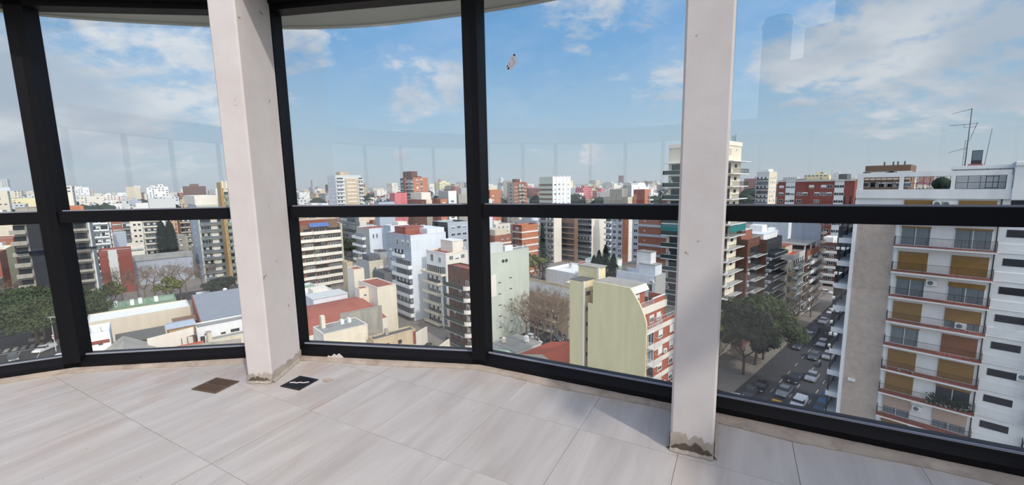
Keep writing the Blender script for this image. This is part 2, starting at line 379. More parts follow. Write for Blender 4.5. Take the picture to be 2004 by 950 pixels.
for k, i in enumerate(range(0, 7)):
    a, b, t, n, L = seg(i)
    w = link('window_%d' % (k+1), None, None, ((a.x+b.x)/2, (a.y+b.y)/2, 0), kind='structure')
    off = Vector((-(a.x+b.x)/2, -(a.y+b.y)/2, 0))
    def put(name, mb, mats):
        o = link(name, mb.mesh(name, mats), w, off); return o
    m_ = MB(); bar(i, [(0, .002), (.13, .002), (.13, .125), (.075, .125), (.055, .105), (0, .068)], m_); put('sill_rail', m_, ['frame_black'])
    m_ = MB(); bar(i, [(.012, 1.305), (.12, 1.305), (.12, 1.402), (.012, 1.402)], m_); put('transom', m_, ['frame_black'])
    m_ = MB(); bar(i, [(0, 3.03), (.13, 3.03), (.13, 3.1), (0, 3.1)], m_); bar(i, [(-.03, 3.075), (0, 3.075), (0, 3.1), (-.03, 3.1)], m_); put('head_rail', m_, ['frame_black'])
    for s_, base, mv in ((0, a, miter(i)), (1, b, miter(i+1))):
        sg = 1 if s_ == 0 else -1
        inner = base + t*(sg*.062)
        prof = [(base.x, base.y), (base.x+mv.x*.13, base.y+mv.y*.13), (inner.x+n.x*.13, inner.y+n.y*.13), (inner.x, inner.y)]
        if s_ == 0: prof = prof[::-1]
        m_ = MB(); m_.prism(prof[::-1], .002, 3.1); put('mullion', m_, ['frame_black'])
    for z0, z1, nm in ((.115, 1.31, 'lower_pane'), (1.397, 3.035, 'upper_pane')):
        m_ = MB(); bar(i, [(.066, z0), (.074, z0), (.074, z1), (.066, z1)], m_, e0=.05, e1=.05); put(nm, m_, ['window_glass'])
    m_ = MB()
    bar(i, [(.056, 1.402), (.066, 1.402), (.066, 1.412), (.056, 1.412)], m_, e0=.06, e1=.06); bar(i, [(.056, .118), (.066, .118), (.066, .13), (.056, .13)], m_, e0=.06, e1=.06)
    put('glazing_bead', m_, ['slab_grey'])
# worn white cement patch on the sill rail of the third window
a, b, t, n, L = seg(3)
pts = [(0, 0), (.02, .03), (.05, .022), (.08, .05), (.1, .035), (.13, .055), (.17, .02), (.16, 0), (.1, .008), (.06, -.0)]
o_ = a + t*.315
m_ = MB(); m_.sweep(pts, lambda x, z: (o_.x+t.x*x-n.x*.001, o_.y+t.y*x-n.y*.001, .012+z), lambda x, z: (o_.x+t.x*x-n.x*.004, o_.y+t.y*x-n.y*.004, .012+z))
link('trim_2', m_.mesh('cement_smear', ['plaster']), kind='structure')
# cement curb along the glass
for k, i in enumerate(range(0, 7)):
    m_ = MB(); a, b, t, n, L = seg(i); m0, m1 = miter(i), miter(i+1); K = 26
    rows = []
    for q in range(K+1):
        f = q/K; p = a.lerp(b, f); mv = m0.lerp(m1, f)
        wv = .062+.014*sin(f*9+i)+random.uniform(-.006, .006); bow = .03*(1-abs(2*f-1)**3)*0
        if i == 5: wv += .03
        p1 = p-mv*(wv+bow); p0 = p+mv*.01
        h = .02+random.uniform(-.004, .004)
        rows.append([(p0.x, p0.y, .03), (p.x*.5+p1.x*.5, p.y*.5+p1.y*.5, h), (p1.x, p1.y, .004+random.uniform(0, .003)), (p1.x, p1.y, -.01)])
    for q in range(K):
        for r_ in range(3): m_.poly([rows[q][r_], rows[q][r_+1], rows[q+1][r_+1], rows[q+1][r_]])
    link('baseboard_front', m_.mesh('cement_curb', ['cement']), kind='structure')

def catmull(P_, n):
    out = []
    for i in range(1, len(P_)-2):
        p0, p1, p2, p3 = [Vector(q) for q in P_[i-1:i+3]]
        for k in range(n):
            t = k/n; out.append(tuple(.5*((2*p1)+(p2-p0)*t+(2*p0-5*p1+4*p2-p3)*t*t+(3*p1-p0-3*p2+p3)*t**3)))
    return out
OUT = catmull([(-8, -.6), (-7.55, .9), (-6.9, 2.0), (-5.6, 3.12), (-4.11, 3.86), (-2.81, 4.18), (-2.23, 4.26), (-1.75, 4.28), (-1.14, 4.22), (-.43, 4.03), (.33, 3.77), (1.7, 3.15), (3.1, 2.3), (3.8, 1.4), (3.9, 0), (3.9, -2)], 5)
inn5 = inset(RING, .5)[:8]+[(2.8, -.6)]
m_ = MB()
# slab as quads between the inner and the outer line
def resample(P_, n):
    P_ = [Vector(q) for q in P_]; d = [0]
    for k in range(1, len(P_)): d.append(d[-1]+(P_[k]-P_[k-1]).length)
    out = []
    for k in range(n+1):
        s_ = d[-1]*k/n; j = max(x for x in range(len(d)) if d[x] <= s_+1e-9); j = min(j, len(P_)-2)
        f = (s_-d[j])/(d[j+1]-d[j]); out.append(P_[j].lerp(P_[j+1], f))
    return out
A_ = resample(OUT[3:-3], 60); B_ = resample(inn5, 60)
for k in range(60):
    a0, a1, b0, b1 = A_[k], A_[k+1], B_[k], B_[k+1]
    for z, fl in ((3.1, 0), (3.34, 1)):
        q = [(a0.x, a0.y, z), (a1.x, a1.y, z), (b1.x, b1.y, z), (b0.x, b0.y, z)]; m_.poly(q if fl == 0 else q[::-1])
    m_.poly([(a0.x, a0.y, 3.1), (a1.x, a1.y, 3.1), (a1.x, a1.y, 3.34), (a0.x, a0.y, 3.34)]); m_.poly([(b0.x, b0.y, 3.1), (b0.x, b0.y, 3.34), (b1.x, b1.y, 3.34), (b1.x, b1.y, 3.1)])
    # drip lip along the outer edge
    c0 = a0.lerp(b0, .05); c1 = a1.lerp(b1, .05)
    m_.poly([(a0.x, a0.y, 3.085), (a1.x, a1.y, 3.085), (c1.x, c1.y, 3.085), (c0.x, c0.y, 3.085)]); m_.poly([(c0.x, c0.y, 3.085), (c1.x, c1.y, 3.085), (c1.x, c1.y, 3.1), (c0.x, c0.y, 3.1)])
    m_.poly([(a0.x, a0.y, 3.1), (a1.x, a1.y, 3.1), (a1.x, a1.y, 3.085), (a0.x, a0.y, 3.085)])
link('ceiling', m_.mesh('ceiling_slab', ['soffit']), kind='structure')

# plastered posts standing against the glass
def post(label, P4, seed, base_h):
    cx = sum(p[0] for p in P4)/4; cy = sum(p[1] for p in P4)/4
    r = thing('plaster_post', label, 'post', (cx, cy, 0), 0, None)
    q = []
    for k in range(4):
        p0 = Vector(P4[k-1]); p1 = Vector(P4[k]); p2 = Vector(P4[(k+1) % 4]); ch = .012
        q.append(tuple(p1+(p0-p1).normalized()*ch-Vector((cx, cy)))); q.append(tuple(p1+(p2-p1).normalized()*ch-Vector((cx, cy))))
    m_ = MB().prism(q, .004, 3.098); link('shaft', m_.mesh('post_shaft', ['plaster']), r)
    rn = random.Random(seed); m_ = MB()
    for layer, (mi, hh, oo) in enumerate(((0, base_h, .004), (1, base_h*.62, .0065))):
        for k in range(4):
            p1 = Vector(P4[k]); p2 = Vector(P4[(k+1) % 4]); nrm_ = (p2-p1).normalized(); nv = Vector((nrm_.y, -nrm_.x)); K = 14
            if k == 2: continue
            if layer and k != 0: continue
            prev = None
            for s_ in range(K+1):
                p = p1.lerp(p2, s_/K)+nv*oo-Vector((cx, cy)); fall = 1 if layer == 0 else (1-abs(2*s_/K-1)**2)*.8+.3
                hv = hh*fall*(.75+.5*rn.random()); z0 = .0045 if layer == 0 else .012+.01*rn.random()
                cur = (p, hv, z0)
                if prev:
                    m_.poly([(prev[0].x, prev[0].y, prev[2]), (p.x, p.y, z0), (p.x, p.y, hv), (prev[0].x, prev[0].y, prev[1])], mi)
                prev = cur
    link('bare_render', m_.mesh('bare_render', ['render_grey', 'render_dark']), r, label='bare cement at the foot')
    # lumpy mortar skirt round the foot
    m_ = MB()
    for k in (0, 1, 3):
        p1 = Vector(P4[k]); p2 = Vector(P4[(k+1) % 4]); nrm_ = (p2-p1).normalized(); nv = Vector((nrm_.y, -nrm_.x)); K = 12; prev = None
        for s_ in range(K+1):
            p = p1.lerp(p2, s_/K)-Vector((cx, cy)); o = p+nv*(.014+.012*rn.random()); h = .02+.012*rn.random()
            if prev: m_.poly([(prev[1].x, prev[1].y, .0035), (o.x, o.y, .0035), (p.x, p.y, h), (prev[0].x, prev[0].y, prev[2])])
            prev = (p, o, h)
    link('mortar_skirt', m_.mesh('mortar_skirt', ['render_grey']), r)
    return r
# corner order: front-left, front-right, back-right, back-left (counter-clockwise seen from above)
post('white plastered post between the second and third windows, beside both floor drains', [(-2.17, 3.212), (-1.965, 3.204), (-1.972, 3.692), (-2.16, 3.672)], 3, .075)
post('white plastered post with scuffed face and dark broken foot, right of the sticker', [(.905, 2.262), (1.112, 2.160), (1.325, 2.585), (1.118, 2.695)], 5, .10)

# floor drains
def drain(name, label, c, ang, sx, sy, mats, nb, streak):
    r = thing(name, label, 'drain', (c[0], c[1], .0012), ang)
    m_ = MB(); t = .014
    m_.box(-sx/2, sx/2, -sy/2, -sy/2+t, 0, .006); m_.box(-sx/2, sx/2, sy/2-t, sy/2, 0, .006); m_.box(-sx/2, -sx/2+t, -sy/2+t, sy/2-t, 0, .006); m_.box(sx/2-t, sx/2, -sy/2+t, sy/2-t, 0, .006)
    link('frame', m_.mesh('drain_frame', mats), r)
    link('pit', MB().box(-sx/2+t, sx/2-t, -sy/2+t, sy/2-t, -.0005, .0012).mesh('drain_pit', ['pit']), r)
    me = MB().box(-.0045, .0045, -sy/2+t, sy/2-t, .001, .0055).mesh('drain_bar', mats)
    for k in range(nb): link('bar', me, r, (-sx/2+t+(sx-2*t)*(k+.5)/nb, 0, 0))
    link('cross_bar', MB().box(-sx/2+t, sx/2-t, -.006, .006, .001, .006).mesh('cross_bar', mats), r)
    if streak:
        m_ = MB(); p = [(-.07, -.03), (-.035, -.012), (-.02, -.02), (.01, .005), (.03, .0), (.07, .03)]
        for k in range(len(p)-1): m_.tube((p[k][0], p[k][1], .007), (p[k+1][0], p[k+1][1], .007), .0045, .006, 5)
        link('putty_streak', m_.mesh('putty_streak', ['plaster']), r, label='white streak of putty')
drain('floor_drain', 'rusty brown slotted floor drain left of the post', (-2.40, 3.170), radians(-17), .25, .205, ['grate_rust'], 11, False)
drain('floor_drain', 'black floor drain with a white putty streak, right of the post', (-1.735, 3.186), radians(-21), .20, .19, ['grate_black'], 9, True)
c = atZ(641, 745, 0); m_ = MB()
pp = [(c.x+.036*cos(a_)*(.8+.4*random.random()), c.y+.03*sin(a_)*(.8+.4*random.random())) for a_ in [k*pi/6 for k in range(12)]]
m_.prism(pp, .001, .006); link('plaster_blob', m_.mesh('plaster_blob', ['cement']), label='small blob of dried plaster beside the black floor drain', category='debris')
# sticker on the glass
a, b, t, n, L = seg(4)
c = Vector((-.002, 3.271, 2.485)); st = thing('sticker', 'torn white paper sticker stuck high on the glass', 'sticker', c)
X = Vector((t.x, t.y, 0)); Z = Vector((0, 0, 1)); NN = Vector((n.x, n.y, 0))
dist = (Vector((c.x, c.y))-a).dot(n); base = NN*(.0655-dist)
def stp(x, z, o=0): v = base + X*x + Z*z - NN*(o+.0); return tuple(v)
shape = [(-.052, -.028), (-.036, -.062), (-.028, -.06), (.0, -.052), (.016, -.03), (.034, -.02), (.04, -.006), (.037, .006), (.027, .014), (.03, .035), (.026, .052), (.01, .058), (-.008, .048), (-.022, .02)]
m_ = MB(); m_.sweep([(x*.98, z*.98) for x, z in shape], lambda x, z: stp(x, z, -.0), lambda x, z: stp(x, z, .0012)); link('paper', m_.mesh('paper', ['paper']), st)
m_ = MB()
def mark(x0, z0, x1, z1, w, mi):
    d = Vector((x1-x0, z1-z0)).normalized(); e = Vector((-d.y, d.x))*w/2
    m_.poly([stp(x0-e.x, z0-e.y, .0018), stp(x1-e.x, z1-e.y, .0018), stp(x1+e.x, z1+e.y, .0018), stp(x0+e.x, z0+e.y, .0018)][::-1], mi)
mark(-.048, -.03, -.036, -.02, .008, 0); mark(-.04, -.048, -.026, -.037, .012, 0); mark(.012, .052, .024, .042, .012, 0)
for k in range(3): mark(-.004+.006*k, .03-.012*k, .012+.004*k, .016-.010*k, .002, 1)
for k in range(4): mark(-.012+.009*k, -.035+.008*k, -.004+.009*k, -.028+.008*k, .0022, 0)
mark(-.03, -.002, -.02, -.02, .003, 0)
link('print', m_.mesh('print', ['print_black', 'print_green']), st)

# the open back of the terrace: white ring beam on posts with dark mullions
m_ = MB().box(3.3, 3.55, -5.3, 1.27, -.3, 3.095); link('wall_sun_blocker', m_.mesh('wall_sun_blocker', ['plaster']), kind='structure')  # added wall, out of view, sized to shade the right floor and post
for i in range(8, len(RING)):
    m_ = MB(); bar(i, [(-.1, 2.72), (.22, 2.72), (.22, 3.12), (-.1, 3.12)], m_); link('trim_1', m_.mesh('ring_beam', ['plaster']), kind='structure')
    a, b, t, n, L = seg(i); m_ = MB(); bar(i, [(0, 1.0), (.06, 1.0), (.06, 1.08), (0, 1.08)], m_)
    for f in (0, .5):
        p = a.lerp(b, f); q = [(p.x-.035, p.y-.035), (p.x+.035, p.y-.035), (p.x+.035, p.y+.035), (p.x-.035, p.y+.035)]; m_.prism(q, -.01, 2.72)
    link('window_%d' % (i+1), m_.mesh('back_mullions', ['frame_black']), kind='structure')
    m_ = MB(); bar(i, [(-.02, -.05), (.16, -.05), (.16, .3), (-.02, .3)], m_); link('wall_back', m_.mesh('parapet', ['plaster']), kind='structure')
# roof house with a round water tank behind the terrace
m_ = MB(); m_.box(-5.2, 3.4, -12, -8.0, -38, 3.3); m_.box(-2.9, -2.4, -12, -8.0, 3.3, 4.85); m_.box(-2.4, -1.75, -12, -8.0, 3.3, 5.6); m_.box(-1.75, 3.4, -12, -8.0, 3.3, 7.6)
rh = thing('roof_house', 'stepped concrete roof house behind the terrace', 'building', (0, -10, -38)); link('wall', m_.mesh('roof_house', ['concrete']), rh, (0, 10, 38))
tk = thing('water_tank', 'round concrete water tank on the roof house behind the terrace', 'water tank', (-3.32, -8.5, 3.3))
link('drum', MB().tube((0, 0, 0), (0, 0, 2.75), .37, .37, 20).mesh('drum', ['concrete']), tk); link('lid', MB().tube((0, 0, 2.75), (0, 0, 2.95), .40, .33, 20).mesh('lid', ['concrete']), tk)
# body of this tower below the terrace
m_ = MB(); m_.prism([(x, y) for x, y in reversed(inset(RING, -.16))], GZ, -.31); link('wall_tower', m_.mesh('tower_body', ['plaster']), kind='structure')

# ------------------------------------------------------------------ building kit
def solve_len(base_uv, z, px, axis, z_ref=None):
    # length along V (axis 1) or U (axis 0) from base to reach image column px at height z
    u0, v0 = base_uv; lo, hi = 0.0, 600.0
    f = (lambda s: pix(W(u0, v0+s, z))[0]) if axis == 1 else (lambda s: pix(W(u0+s, v0, z))[0])
    s = 1; sgn = -1 if axis == 1 else 1
    for _ in range(50):
        mid = (lo+hi)/2
        if (f(mid)-px)*sgn < 0: lo = mid
        else: hi = mid
    return (lo+hi)/2
FOOT = []
FOOTL = []
class B: pass
def bld(label, L, C, R, yt, D=None, v=None, u=None, lx=None, ly=None, wall='white', wall_v=None, roof='roof_grey', fh=2.9, top=1.2, name='apartment_building', cat='building', par=.8, base=GZ, group=None, ang=0, zt=None):
    P = onV(C, yt, v) if v is not None else onU(C, yt, u) if u is not None else atZ(C, yt, zt) if zt is not None else atD(C, yt, D)
    b = B(); b.u, b.v = uvof(P); b.H = P.z-base; b.zt = P.z
    b.ly = ly if ly is not None else solve_len((b.u, b.v), P.z, L, 1); b.lx = lx if lx is not None else solve_len((b.u, b.v), P.z, R, 0)
    b.fh, b.top, b.par = fh, top, par; b.wall = wall; b.wv = wall_v or wall
    b.o = thing(name, label, cat, (P.x, P.y, base), TH, group)
    FOOT.append((b.u, b.u+b.lx, b.v, b.v+b.ly))
    FOOTL.append((label, FOOT[-1], b.zt))
    H, X, Y = b.H, b.lx, b.ly; hp = H-par
    m = MB()
    for q, mi in (([(0, 0, 0), (X, 0, 0), (X, 0, hp), (0, 0, hp)], 1), ([(0, Y, 0), (0, 0, 0), (0, 0, hp), (0, Y, hp)], 0), ([(X, 0, 0), (X, Y, 0), (X, Y, hp), (X, 0, hp)], 0), ([(X, Y, 0), (0, Y, 0), (0, Y, hp), (X, Y, hp)], 1)): m.poly(q, mi)
    link('wall', m.mesh('wall', [wall, b.wv]), b.o)
    link('roof', MB().box(.0, X, .0, Y, hp-.02, hp+.02).mesh('roof', [roof]), b.o)
    if par > 0:
        m = MB(); t = min(.22, X/4); m.box(0, X, 0, t, hp+.02, H, 1); m.box(0, X, Y-t, Y, hp+.02, H, 1); m.box(0, t, t, Y-t, hp+.02, H); m.box(X-t, X, t, Y-t, hp+.02, H)
        link('parapet', m.mesh('parapet', [wall, b.wv]), b.o)
    b.nf = max(1, int((H-top)/fh)); return b
def place(b, face, a, z, me, name, out=0.0, **k):
    # a = distance from the left end of the face as seen from outside
    if face == 'v': loc = (a, -out, z); rz = 0
    elif face == 'u': loc = (-out, b.ly-a, z); rz = -pi/2
    else: loc = (b.lx-a, b.ly+out, z); rz = pi       # 'w': the +v face
    return link(name, me, k.pop('parent', b.o), loc, rz, **k)
def flen(b, face): return b.ly if face == 'u' else b.lx
def floor_z(b, k): return b.H-b.top-(k+1)*b.fh
KINDS = {  # pane, shutter, share closed
    'dark': [('glass_dark', None, 0)]*3+[('glass_mid', 'shutter_white', .3)],
    'mixed': [('glass_dark', 'shutter_white', .35), ('glass_mid', None, 0), ('glass_dark', 'shutter_white', .75), ('glass_dark', None, 0)],
    'white': [('glass_dark', 'shutter_white', 1), ('glass_dark', 'shutter_white', .5), ('glass_dark', 'shutter_white', .2)],
    'curt': [('glass_mid', 'curtain', .6), ('glass_dark', 'curtain', .3), ('glass_dark', None, 0)],
    'slit': [('glass_dark', None, 0)],
}
def win_mesh(w, h, pane, sh, share, frame='white_metal', t=.07):
    def mk():
        m = MB(); d = .05
        m.box(-w/2, w/2, -d, .02, 0, t, 0); m.box(-w/2, w/2, -d, .02, h-t, h, 0); m.box(-w/2, -w/2+t, -d, .02, t, h-t, 0); m.box(w/2-t, w/2, -d, .02, t, h-t, 0)
        if w > 1.1: m.box(-.03, .03, -d+.01, .02, t, h-t, 0)
        zz_ = h-t-(h-2*t)*share
        if share < 1: m.poly([(-w/2+t, -.012, t), (w/2-t, -.012, t), (w/2-t, -.012, zz_), (-w/2+t, -.012, zz_)], 1)
        if share > 0: m.box(-w/2+t, w/2-t, -.035, -.005, zz_, h-t, 2)
        return m.mesh('window', [frame, pane, sh or 'shutter_white'])
    return cached(('win', round(w, 2), round(h, 2), pane, sh, share, frame), mk)
rw = random.Random(11)
def win(b, face, fa, fb, n, k0, k1, w, h, z=.9, kind='mixed', frame='white_metal', skip=0, ac=0):
    Lf = flen(b, face)
    for k in range(k0, min(k1, b.nf)):
        for i in range(n):
            if skip and rw.random() < skip: continue
            p, s_, sh = rw.choice(KINDS[kind]); a = Lf*(fa+(fb-fa)*(i+.5)/n)
            place(b, face, a, floor_z(b, k)+z, win_mesh(w, h, p, s_, sh, frame), 'window', .0)
            if ac and rw.random() < ac: ac_unit(b, face, a+w*.3, floor_z(b, k)+z-.65)
def ac_mesh():
    m = MB(); m.box(-.42, .42, -.34, -.04, 0, .6, 0); n = 12
    m.poly([(-.1+.23*cos(2*pi*i/n), -.345, .3+.23*sin(2*pi*i/n)) for i in range(n)], 1); m.box(-.3, -.26, -.3, 0, -.06, 0, 1); m.box(.26, .3, -.3, 0, -.06, 0, 1)
    return m.mesh('air_conditioner', ['white_metal', 'glass_mid'])
def ac_unit(b, face, a, z, parent=None): place(b, face, a, z, cached('ac', ac_mesh), 'air_conditioner', 0)
def bal_mesh(w, d, par, ph, slab, pmat, open_l=False):
    def mk():
        m = MB(); m.box(-w/2, w/2, -d, 0, -.16, 0, 0); z1 = ph
        if par == 'solid':
            m.box(-w/2, w/2, -d, -d+.1, -.16 if slab == pmat else 0, z1, 1); m.box(-w/2, -w/2+.1, -d+.1, 0, 0, z1, 1); m.box(w/2-.1, w/2, -d+.1, 0, 0, z1, 1)
        elif par == 'glass':
            m.box(-w/2, w/2, -d, -d+.04, .05, z1-.05, 1); m.box(-w/2, -w/2+.04, -d+.04, 0, .05, z1-.05, 1); m.box(w/2-.04, w/2, -d+.04, 0, .05, z1-.05, 1)
            m.box(-w/2, w/2, -d-.01, -d+.05, z1-.05, z1, 2)
        elif par == 'rail':
            r = .022; m.box(-w/2, w/2, -d, -d+.05, z1-.05, z1, 1); m.box(-w/2, w/2, -d, -d+.05, .08, .11, 1)
            for s_ in (-w/2, w/2-.05): m.box(s_, s_+.05, -d+.05, 0, z1-.05, z1, 1); m.box(s_, s_+.05, -d+.05, 0, .08, .11, 1)
            nb = max(3, int(w/.2))
            for i in range(nb+1):
                x = -w/2+.02+(w-.04)*i/nb; m.box(x-r/2, x+r/2, -d+.01, -d+.035, .1, z1-.04, 1)
            for i in range(1, max(2, int(d/.22))):
                y = -d*i/max(2, int(d/.22))
                for s_ in (-w/2+.02, w/2-.04): m.box(s_, s_+r, y, y+r, .1, z1-.04, 1)
        return m.mesh('balcony', [slab, pmat, 'white_metal'])
    return cached(('bal', round(w, 2), d, par, ph, slab, pmat), mk)
def round_bal_mesh(w, d, ph, slab, pmat):
    def mk():
        m = MB(); n = 8
        arc = [(-w/2, 0), (w/2-d, 0)]
        pts = [(-w/2, 0), (-w/2, -d), (w/2-d*.9, -d)]+[(w/2-d*.9+d*.9*sin(pi/2*i/n), -d+d*.9*(1-cos(pi/2*i/n))) for i in range(1, n+1)]+[(w/2, 0)]
        m.prism(pts, -.16, 0, 0); q = pts[1:]
        for i in range(len(q)-1):
            (x0, y0), (x1, y1) = q[i], q[i+1]; dd = Vector((x1-x0, y1-y0)).normalized(); e = Vector((-dd.y, dd.x))*.08
            m.prism([(x0, y0), (x1, y1), (x1+e.x, y1+e.y), (x0+e.x, y0+e.y)], -.16, ph, 1 if i else 2)
        return m.mesh('balcony', [slab, pmat, 'dark_green_metal'])
    return cached(('rbal', round(w, 2), d, ph), mk)
def door_mesh(w, h, v):
    def mk():
        m = MB(); pane, fr = [('glass_dark', 'white_metal'), ('glass_mid', 'white_metal'), ('glass_dark', 'iron')][v % 3]
        m.box(-w/2, w/2, -.04, .02, 0, .06, 0); m.box(-w/2, w/2, -.04, .02, h-.06, h, 0); n = max(2, int(round(w/1.1)))
        for i in range(n+1):
            x = -w/2+.03+(w-.06)*i/n; m.box(x-.03, x+.03, -.04, .02, .06, h-.06, 0)
        for i in range(n):
            x0 = -w/2+.06+(w-.06)*i/n; x1 = -w/2+(w-.06)*(i+1)/n
            if v > 2 and i % 2: m.box(x0, x1, -.03, -.005, .06+(h-.12)*.5, h-.06, 2); m.poly([(x0, -.012, .06), (x1, -.012, .06), (x1, -.012, h*.5), (x0, -.012, h*.5)], 1)
            else: m.poly([(x0, -.012, .06), (x1, -.012, .06), (x1, -.012, h-.06), (x0, -.012, h-.06)], 1)
        return m.mesh('glass_door', [fr, pane, 'shutter_white'])
    return cached(('door', round(w, 2), round(h, 2), v), mk)
def bal(b, face, fa, fb, n, k0, k1, d=1.2, par='solid', slab='white', pmat=None, ph=.95, gap=.06, doors=.8, dh=2.1, rnd=False, vary=6, screen=None, dkind=None):
    Lf = flen(b, face); w = Lf*(fb-fa)/n
    for k in range(k0, min(k1, b.nf)):
        z = floor_z(b, k)
        for i in range(n):
            a = Lf*fa+w*(i+.5)
            me = round_bal_mesh(w*(1-gap), d, ph, slab, pmat or slab) if rnd else bal_mesh(w*(1-gap), d, par, ph, slab, pmat or slab)
            place(b, face, a, z, me, 'balcony')
            if doors: place(b, face, a, z+.02, door_mesh(w*doors, dh, dkind if dkind is not None else rw.randrange(vary)), 'glass_door')
def band(b, face, fa, fb, k0, k1, h, z, m_, d=.06):
    Lf = flen(b, face); w = Lf*(fb-fa); me = cached(('band', round(w, 2), h, m_, d), lambda: MB().box(-w/2, w/2, -d, 0, 0, h).mesh('band', [m_]))
    for k in range(k0, min(k1, b.nf)): place(b, face, Lf*fa+w/2, floor_z(b, k)+z, me, 'band')
def pier(b, face, fa, fb, m_, z0=0, z1=None, d=.05, name='pier'):
    Lf = flen(b, face); w = Lf*(fb-fa); place(b, face, Lf*fa+w/2, 0, MB().box(-w/2, w/2, -d, 0, z0, z1 if z1 is not None else b.H-.01).mesh(name, [m_]), name)
def onroof(b, name, x0, x1, y0, y1, h, m_, z0=None, rf=None):
    z = b.H-b.par+.02 if z0 is None else z0; mm_ = MB().box(0, (x1-x0)*b.lx, 0, (y1-y0)*b.ly, 0, h)
    o = link(name, mm_.mesh(name, [m_]), b.o, (x0*b.lx, y0*b.ly, z))
    if rf: link('hut_roof', MB().box(-.1, (x1-x0)*b.lx+.1, -.1, (y1-y0)*b.ly+.1, h, h+.12).mesh('hut_roof', [rf]), o)
    return o
def tank(b, fx, fy, r, h, m_='white', legs=1.2):
    def mk():
        m = MB(); m.tube((0, 0, legs), (0, 0, legs+h), r, r, 12); m.tube((0, 0, legs+h), (0, 0, legs+h+.25), r, r*.35, 12)
        for i in range(4): m.box(r*.6*(-1)**i-.07, r*.6*(-1)**i+.07, r*.6*(-1)**(i//2)-.07, r*.6*(-1)**(i//2)+.07, 0, legs)
        return m.mesh('water_tank', [m_])
    link('water_tank', cached(('tank', r, h, m_, legs), mk), b.o, (fx*b.lx, fy*b.ly, b.H-b.par+.02))
def antenna(b, fx, fy, h, z=None):
    def mk():
        m = MB().tube((0, 0, 0), (0, 0, h), .04, .02, 4)
        for i in range(4): m.tube((-.7+.1*i, 0, h*.95-.3*i), (.7-.1*i, 0, h*.95-.3*i), .015, .015, 3)
        return m.mesh('antenna', ['iron'])
    link('antenna', cached(('ant', h), mk), b.o, (fx*b.lx, fy*b.ly, b.H-b.par+.02 if z is None else z))

# ------------------------------------------------------------------ ground, streets
link('floor_ground', MB().box(-5200, 5200, -300, 6200, GZ-1, GZ-.14).mesh('ground', ['asphalt']), kind='structure')
US = [-900, -780, -660, -530, -410, -290, -165, -40]; UE = []
u_streets = [(-40, -14), (69, 80)]+[(190+122*i, 201+122*i) for i in range(4)]+[(-165-122*i, -154-122*i) for i in range(4)]
v_streets = [(11.5, 27), (191, 207)]+[(322+122*i, 332+122*i) for i in range(3)]
ub = sorted(u_streets); vb = sorted(v_streets); BLOCKS = []
us_ = [(-760, ub[0][0])]+[(ub[i][1], ub[i+1][0]) for i in range(len(ub)-1)]+[(ub[-1][1], ub[-1][1]+110)]
vs_ = [(-60, 11.5)]+[(vb[i][1], vb[i+1][0]) for i in range(len(vb)-1)]+[(vb[-1][1], vb[-1][1]+110)]
me_lots = []
for (a0, a1) in us_:
    for (c0, c1) in vs_:
        BLOCKS.append((a0, a1, c0, c1))
        P_ = [W(a0, c0, 0), W(a1, c0, 0), W(a1, c1, 0), W(a0, c1, 0)]
        link('floor_pavement', MB().prism([(p.x, p.y) for p in P_], GZ-.14, GZ).mesh('pavement', ['pavement']), kind='structure')
def strip(u0, u1, v0, v1, m_='paint_line', h=.01):
    P_ = [W(u0, v0, 0), W(u1, v0, 0), W(u1, v1, 0), W(u0, v1, 0)]
    return MB().prism([(p.x, p.y) for p in P_], GZ-.139, GZ-.139+h).mesh('lane_line', [m_])
def lane(u0, u1, v0, v1): link('trim_3', strip(u0, u1, v0, v1), kind='structure')
lane(28, 66, 22.2, 22.34); lane(28, 62, 19.2, 19.34); lane(28, 62, 16.2, 16.34)
for k in range(22):
    for vv_ in (22.2, 19.2, 16.2):
        if not (vv_ == 22.2 and k < 1): lane(64+5.5*k, 66+5.5*k, vv_, vv_+.14)
# avenue on the left: stop line, lane lines, zebra crossing bars
for x in (-20.5, -24.3, -28.1, -31.9): lane(x, x+.16, 132, 160)
lane(-40, -14, 160.4, 160.9)
for k in range(17): lane(-39.5+1.5*k, -38.7+1.5*k, 162, 166)

# ------------------------------------------------------------------ the nearest tower on the right: white front with wooden shutters
r = B(); r.u, r.v, r.lx, r.ly, r.H, r.fh, r.top, r.par = 62.0, -14.0, 26.0, 22.85, 38.0, 2.8, 0, 0
p = W(62, -14, GZ); r.nf = 13; r.o = thing('apartment_tower', 'nearest white tower with wooden roller shutters, railed balconies and a blank beige side panel', 'building', p, TH)
FOOT.append((62, 88, -14, 10.5))
m = MB(); m.box(0, 26, 0, 22.85, 0, 37.95); link('wall', m.mesh('wall', ['white']), r.o)
def rp(a, z, me, name, out=0, parent=None, **k): return place(r, 'u', a, z, me, name, out, parent=parent or r.o, **k)
rp(2.0, 0, MB().box(-1.62, 1.62, -.05, 0, 0, 36.2).mesh('stucco_panel', [mat('stucco', (186, 172, 162), .95, .14, 1.6, bump=.3, dirt=(164, 150, 142), dscale=.5)]), 'stucco_panel', label='blank beige stucco side panel')
rp(.14, 0, MB().box(-.14, .14, -.16, 0, 0, 37.2).mesh('corner_trim', ['white']), 'corner_trim')
rp(3.85, 0, MB().box(-.12, .12, -.14, 0, 0, 36.5).mesh('corner_trim', ['white']), 'corner_trim')
rp(11.0, 0, MB().tube((0, -.12, 0), (0, -.12, 38.5), .05, .05, 6).mesh('drain_pipe', ['iron']), 'drain_pipe')
rp(1.2, 15.6, MB().box(-.35, .35, -.35, -.05, 0, .3, 0).mesh('vent_box', ['white_metal']), 'vent_box')
SH = {'m': 'shutter_wood', 'o': 'shutter_orange', 'b': 'shutter_beige'}
